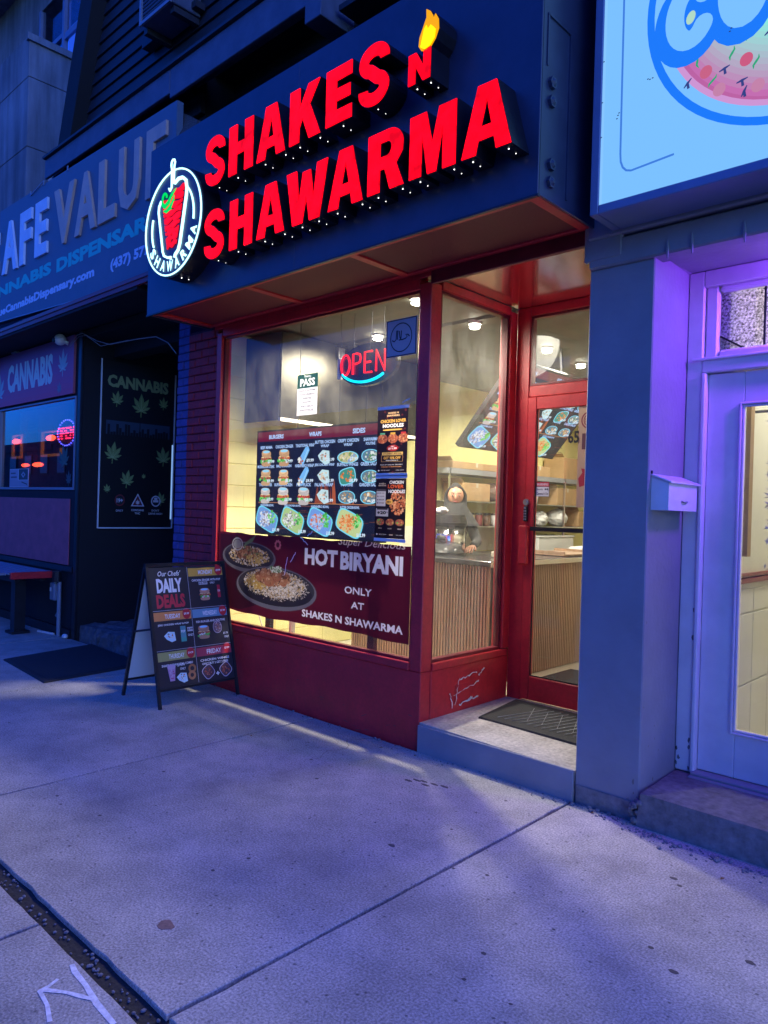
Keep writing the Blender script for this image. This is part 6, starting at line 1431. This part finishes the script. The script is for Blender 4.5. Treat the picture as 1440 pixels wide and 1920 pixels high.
P.poly([(c*.27, h*.055), (c*.39, h*.055), (c*.43, h*.165), (c*.23, h*.165)], (.55, .30, .45)); P.ell(c*.33, h*.17, .036, .02, (.62, .42, .55), 12); P.blobs(c*.33, h*.11, .018, .04, [(.5, .08, .2), (.7, .45, .55)], 16, .007)
wrap(P, c*.58, h*.075, .115, 1); P.ell(c*.86, h*.135, .035, .034, (.42, .16, .06), 14); P.ell(c*.86, h*.135, .018, .017, (.03, .02, .03), 12); P.ell(c*.84, h*.08, .034, .036, (.50, .20, .08), 14); P.ell(c*.84, h*.08, .016, .016, (.03, .02, .03), 12)
P.text('$14.99', c*.58, h*.165, .065, .018, WH, .02); P.text('ONLY', c*.62, h*.135, .05, .018, WH, .02)
for x in (1.28, 1.76): dish(P, c*x, h*.085, .052, .052, (.10, .05, .06), [(.45, .08, .04), (.6, .2, .1), (.2, .04, .03)], 30, 3.5, .6, (.60, .50, .58))
P.text('+', c*1.53, h*.045, .03, .03, WH, .04)
P.build('deals_print', 'print', af)

# ================================================================== UPPER STOREY
up = thing('upper_storey', 'dark clapboard gable storey above the shop signs', 'building', (-3, .3, 4.4))
box('upper_wall', 'black_matte', -4.9, 3.5, .30, .5, 3.17, 9.5, up)
# clapboards on the gable
zc = 5.45; k = 0
while zc < 9.0:
    lx = -5.48+(zc-5.41)*.373+.14
    if lx < -1.6: MB().hexa([(lx, .0, zc), (1.2, .0, zc), (1.2, .03, zc), (lx, .03, zc), (lx+.05, .018, zc+.125), (1.2, .018, zc+.125), (1.2, .03, zc+.125), (lx+.05, .03, zc+.125)]).build('clapboard', 'siding', up)
    zc += .135
box('sheathing', 'black_matte', -4.9, 1.2, .031, .30, 5.40, 9.4, up)
MB().hexa([(-5.62, -.14, 5.25), (-5.30, -.14, 5.25), (-5.30, .30, 5.25), (-5.62, .30, 5.25), (-4.25, -.14, 9.2), (-3.93, -.14, 9.2), (-3.93, .30, 9.2), (-4.25, .30, 9.2)]).build('rake_board', 'black_matte', up)
MB().box(-5.45, -2.70, -.05, -.002, 5.02, 5.20, .004).box(-5.45, -2.82, -.10, -.002, 5.205, 5.23).build('lower_band', 'siding', up)
box('sheathing_lower', 'black_matte', -5.45, -2.7, .0, .3, 3.5, 5.40, up)
MB().box(-2.80, -.98, -.30, -.27, 5.07, 5.33, .004).build('fascia_board', 'fascia_paint', up)
MB().box(-5.45, -2.81, -.30, -.27, 5.12, 5.33, .004).build('fascia_board', 'fascia_paint', up)
MB().box(-5.45, -.98, -.269, -.0, 5.30, 5.33).build('fascia_top', 'fascia_paint', up)
MB().box(-5.45, -1.0, -.33, -.22, 5.335, 5.36).box(-5.45, -1.0, -.24, -.04, 5.385, 5.41).build('gutter_trim', 'siding', up)
MB().box(-.97, -.80, -.32, .0, 4.92, 5.25, .004).build('corbel', 'fascia_paint', up)
MB().box(-.75, 2.2, -.20, .3, 4.98, 5.02).box(-.75, 2.2, -.10, .3, 5.15, 5.18).build('ledge', 'siding', up)
MB().box(-2.78, -2.70, -.34, -.26, 4.86, 4.98, .004).box(-3.0, -2.95, -.34, -.30, 4.75, 4.95).bar((-3.0, -.32, 4.88), (-2.72, -.32, 4.97), .025).build('bracket', 'siding', up)
shg = thing('shingle_scrap', 'small ragged patch of grey roof shingles showing above the left end of the shop sign', 'shingles', (-2.4, -.3, 4.7))
MB().hexa([(-2.66, -.38, 4.68), (-2.30, -.38, 4.55), (-2.30, -.05, 4.55), (-2.66, -.05, 4.68), (-2.56, -.30, 4.86), (-2.34, -.30, 4.72), (-2.34, -.05, 4.72), (-2.56, -.05, 4.86)]).build('shingle', 'shingle', shg)
ac = thing('air_conditioner', 'grey window air conditioner jutting from the dark clapboard wall', 'air conditioner', (-3.1, -.3, 5.8))
MB().box(-3.34, -2.82, -.30, -.003, 5.93, 6.32, .006).build('case', 'fascia_paint', ac)
MB().box(-3.35, -3.32, -.318, -.298, 5.92, 6.33).box(-2.845, -2.815, -.318, -.298, 5.92, 6.33).box(-3.32, -2.845, -.318, -.298, 5.92, 5.95).build('case_rim', 'plum_frame', ac)
gr = MB()
for k in range(10): gr.box(-3.31, -2.85, -.306, -.301, 5.965+k*.035, 5.980+k*.035)
gr.build('grille', 'siding', ac)
MB().box(-3.70, -2.75, -.10, -.003, 5.96, 6.02).box(-3.36, -3.30, -.26, -.003, 5.87, 5.925).box(-2.90, -2.84, -.26, -.003, 5.87, 5.925).build('support_bracket', 'siding', ac)
# concrete block building at the far left
cb_ = thing('concrete_building', 'weathered concrete building with balcony parapet and window at top left', 'building', (-9, 2, 0))
zl = [0, 5.2, 6.35, 7.30, 7.87]
for i in range(4): MB().box(-13.5, -7.5, .255, 4.5, zl[i]+.004, zl[i+1]-.004, .006).build('concrete_panel', 'aged_concrete', cb_)
box('core', 'black_matte', -13.4, -7.51, .27, 4.49, 0, 7.86, cb_)
MB().box(-7.53, -7.46, .22, 4.5, 7.78, 7.872).build('parapet_cap', 'aged_concrete', cb_)
MB().box(-13.5, -9.36, 1.10, 1.3, 7.88, 12).box(-7.72, -7.50, 1.10, 1.3, 7.88, 12).box(-9.36, -7.72, 1.10, 1.3, 9.4, 12).build('upper_wall', 'aged_concrete', cb_)
MB().box(-13.5, -7.5, .2, 1.1, 10.1, 10.4).build('balcony_slab', 'aged_concrete', cb_)
w1 = MB().box(-9.36, -9.30, 1.08, 1.14, 7.88, 9.4).box(-8.44, -8.37, 1.07, 1.14, 7.88, 9.4).box(-7.80, -7.72, 1.07, 1.14, 7.88, 9.4).box(-9.30, -8.44, 1.08, 1.14, 8.62, 8.69).box(-8.37, -7.80, 1.08, 1.14, 8.55, 8.65).build('window', 'box_frame', cb_)
MB().box(-9.30, -8.44, 1.12, 1.13, 7.88, 9.4).box(-8.37, -7.80, 1.12, 1.13, 8.65, 9.4).build('pane', 'dark_glass', w1)
MB().box(-8.30, -7.84, 1.115, 1.125, 7.88, 8.54).build('lit_pane', 'upper_window_glow', w1)
box('room', 'black_matte', -9.36, -7.72, 1.6, 1.65, 7.88, 9.4, cb_)
tw = thing('torn_sheeting', 'torn dark sheeting hanging where the concrete wall meets the gable', 'sheeting', (-7.4, .8, 6))
tq = MB(); q = random.Random(31)
for k in range(20):
    y = .60+q.uniform(-.2, .3); z = 5.9+k*.05+q.uniform(-.05, .05)*1; y = .55+.03*k+q.uniform(-.04, .04)
    tq.add([(-7.44, y, z), (-7.40, y+.05, z+.02), (-7.42, y+.02, z+.09), (-7.45, y-.03, z+.06)], [(0, 1, 2, 3)])
tq.build('sheeting_strip', 'plum_frame', tw)

# ================================================================== ACROSS THE STREET (seen only in reflections)
for k, (x0, x1, hgt, lb) in enumerate([(-70, -52, 5.6, 'far low dark building across the street at the left end'), (-52, -38, 6.0, 'dark two storey building across the street with parapet'), (-38, -24, 5.2, 'dark brick building across the street behind the crossing'),
                                       (-24, -10, 5.6, 'wide dark building across the street left of the photographer'), (-10, 3, 6.3, 'dark building straight across the street from the red shop'), (3, 18, 7.0, 'tall dark building across the street at right')]):
    b = thing('opposite_building', lb, 'building', ((x0+x1)/2, -21, 0), 'buildings across the street')
    box('wall', 'far_wall', x0+.02, x1-.02, -30, -19, 0, hgt, b); box('parapet', 'far_wall', x0, x1, -19.05, -18.9, hgt-.4, hgt+.25, b)
    for i in range(int((x1-x0)/3)):
        wx = x0+1+i*3; wo = MB().box(wx, wx+1.4, -18.99, -18.93, 3.4, 4.9).build('window', 'black_metal', b); MB().box(wx+.08, wx+1.32, -18.93, -18.91, 3.48, 4.82).build('pane', 'plum_frame', wo)
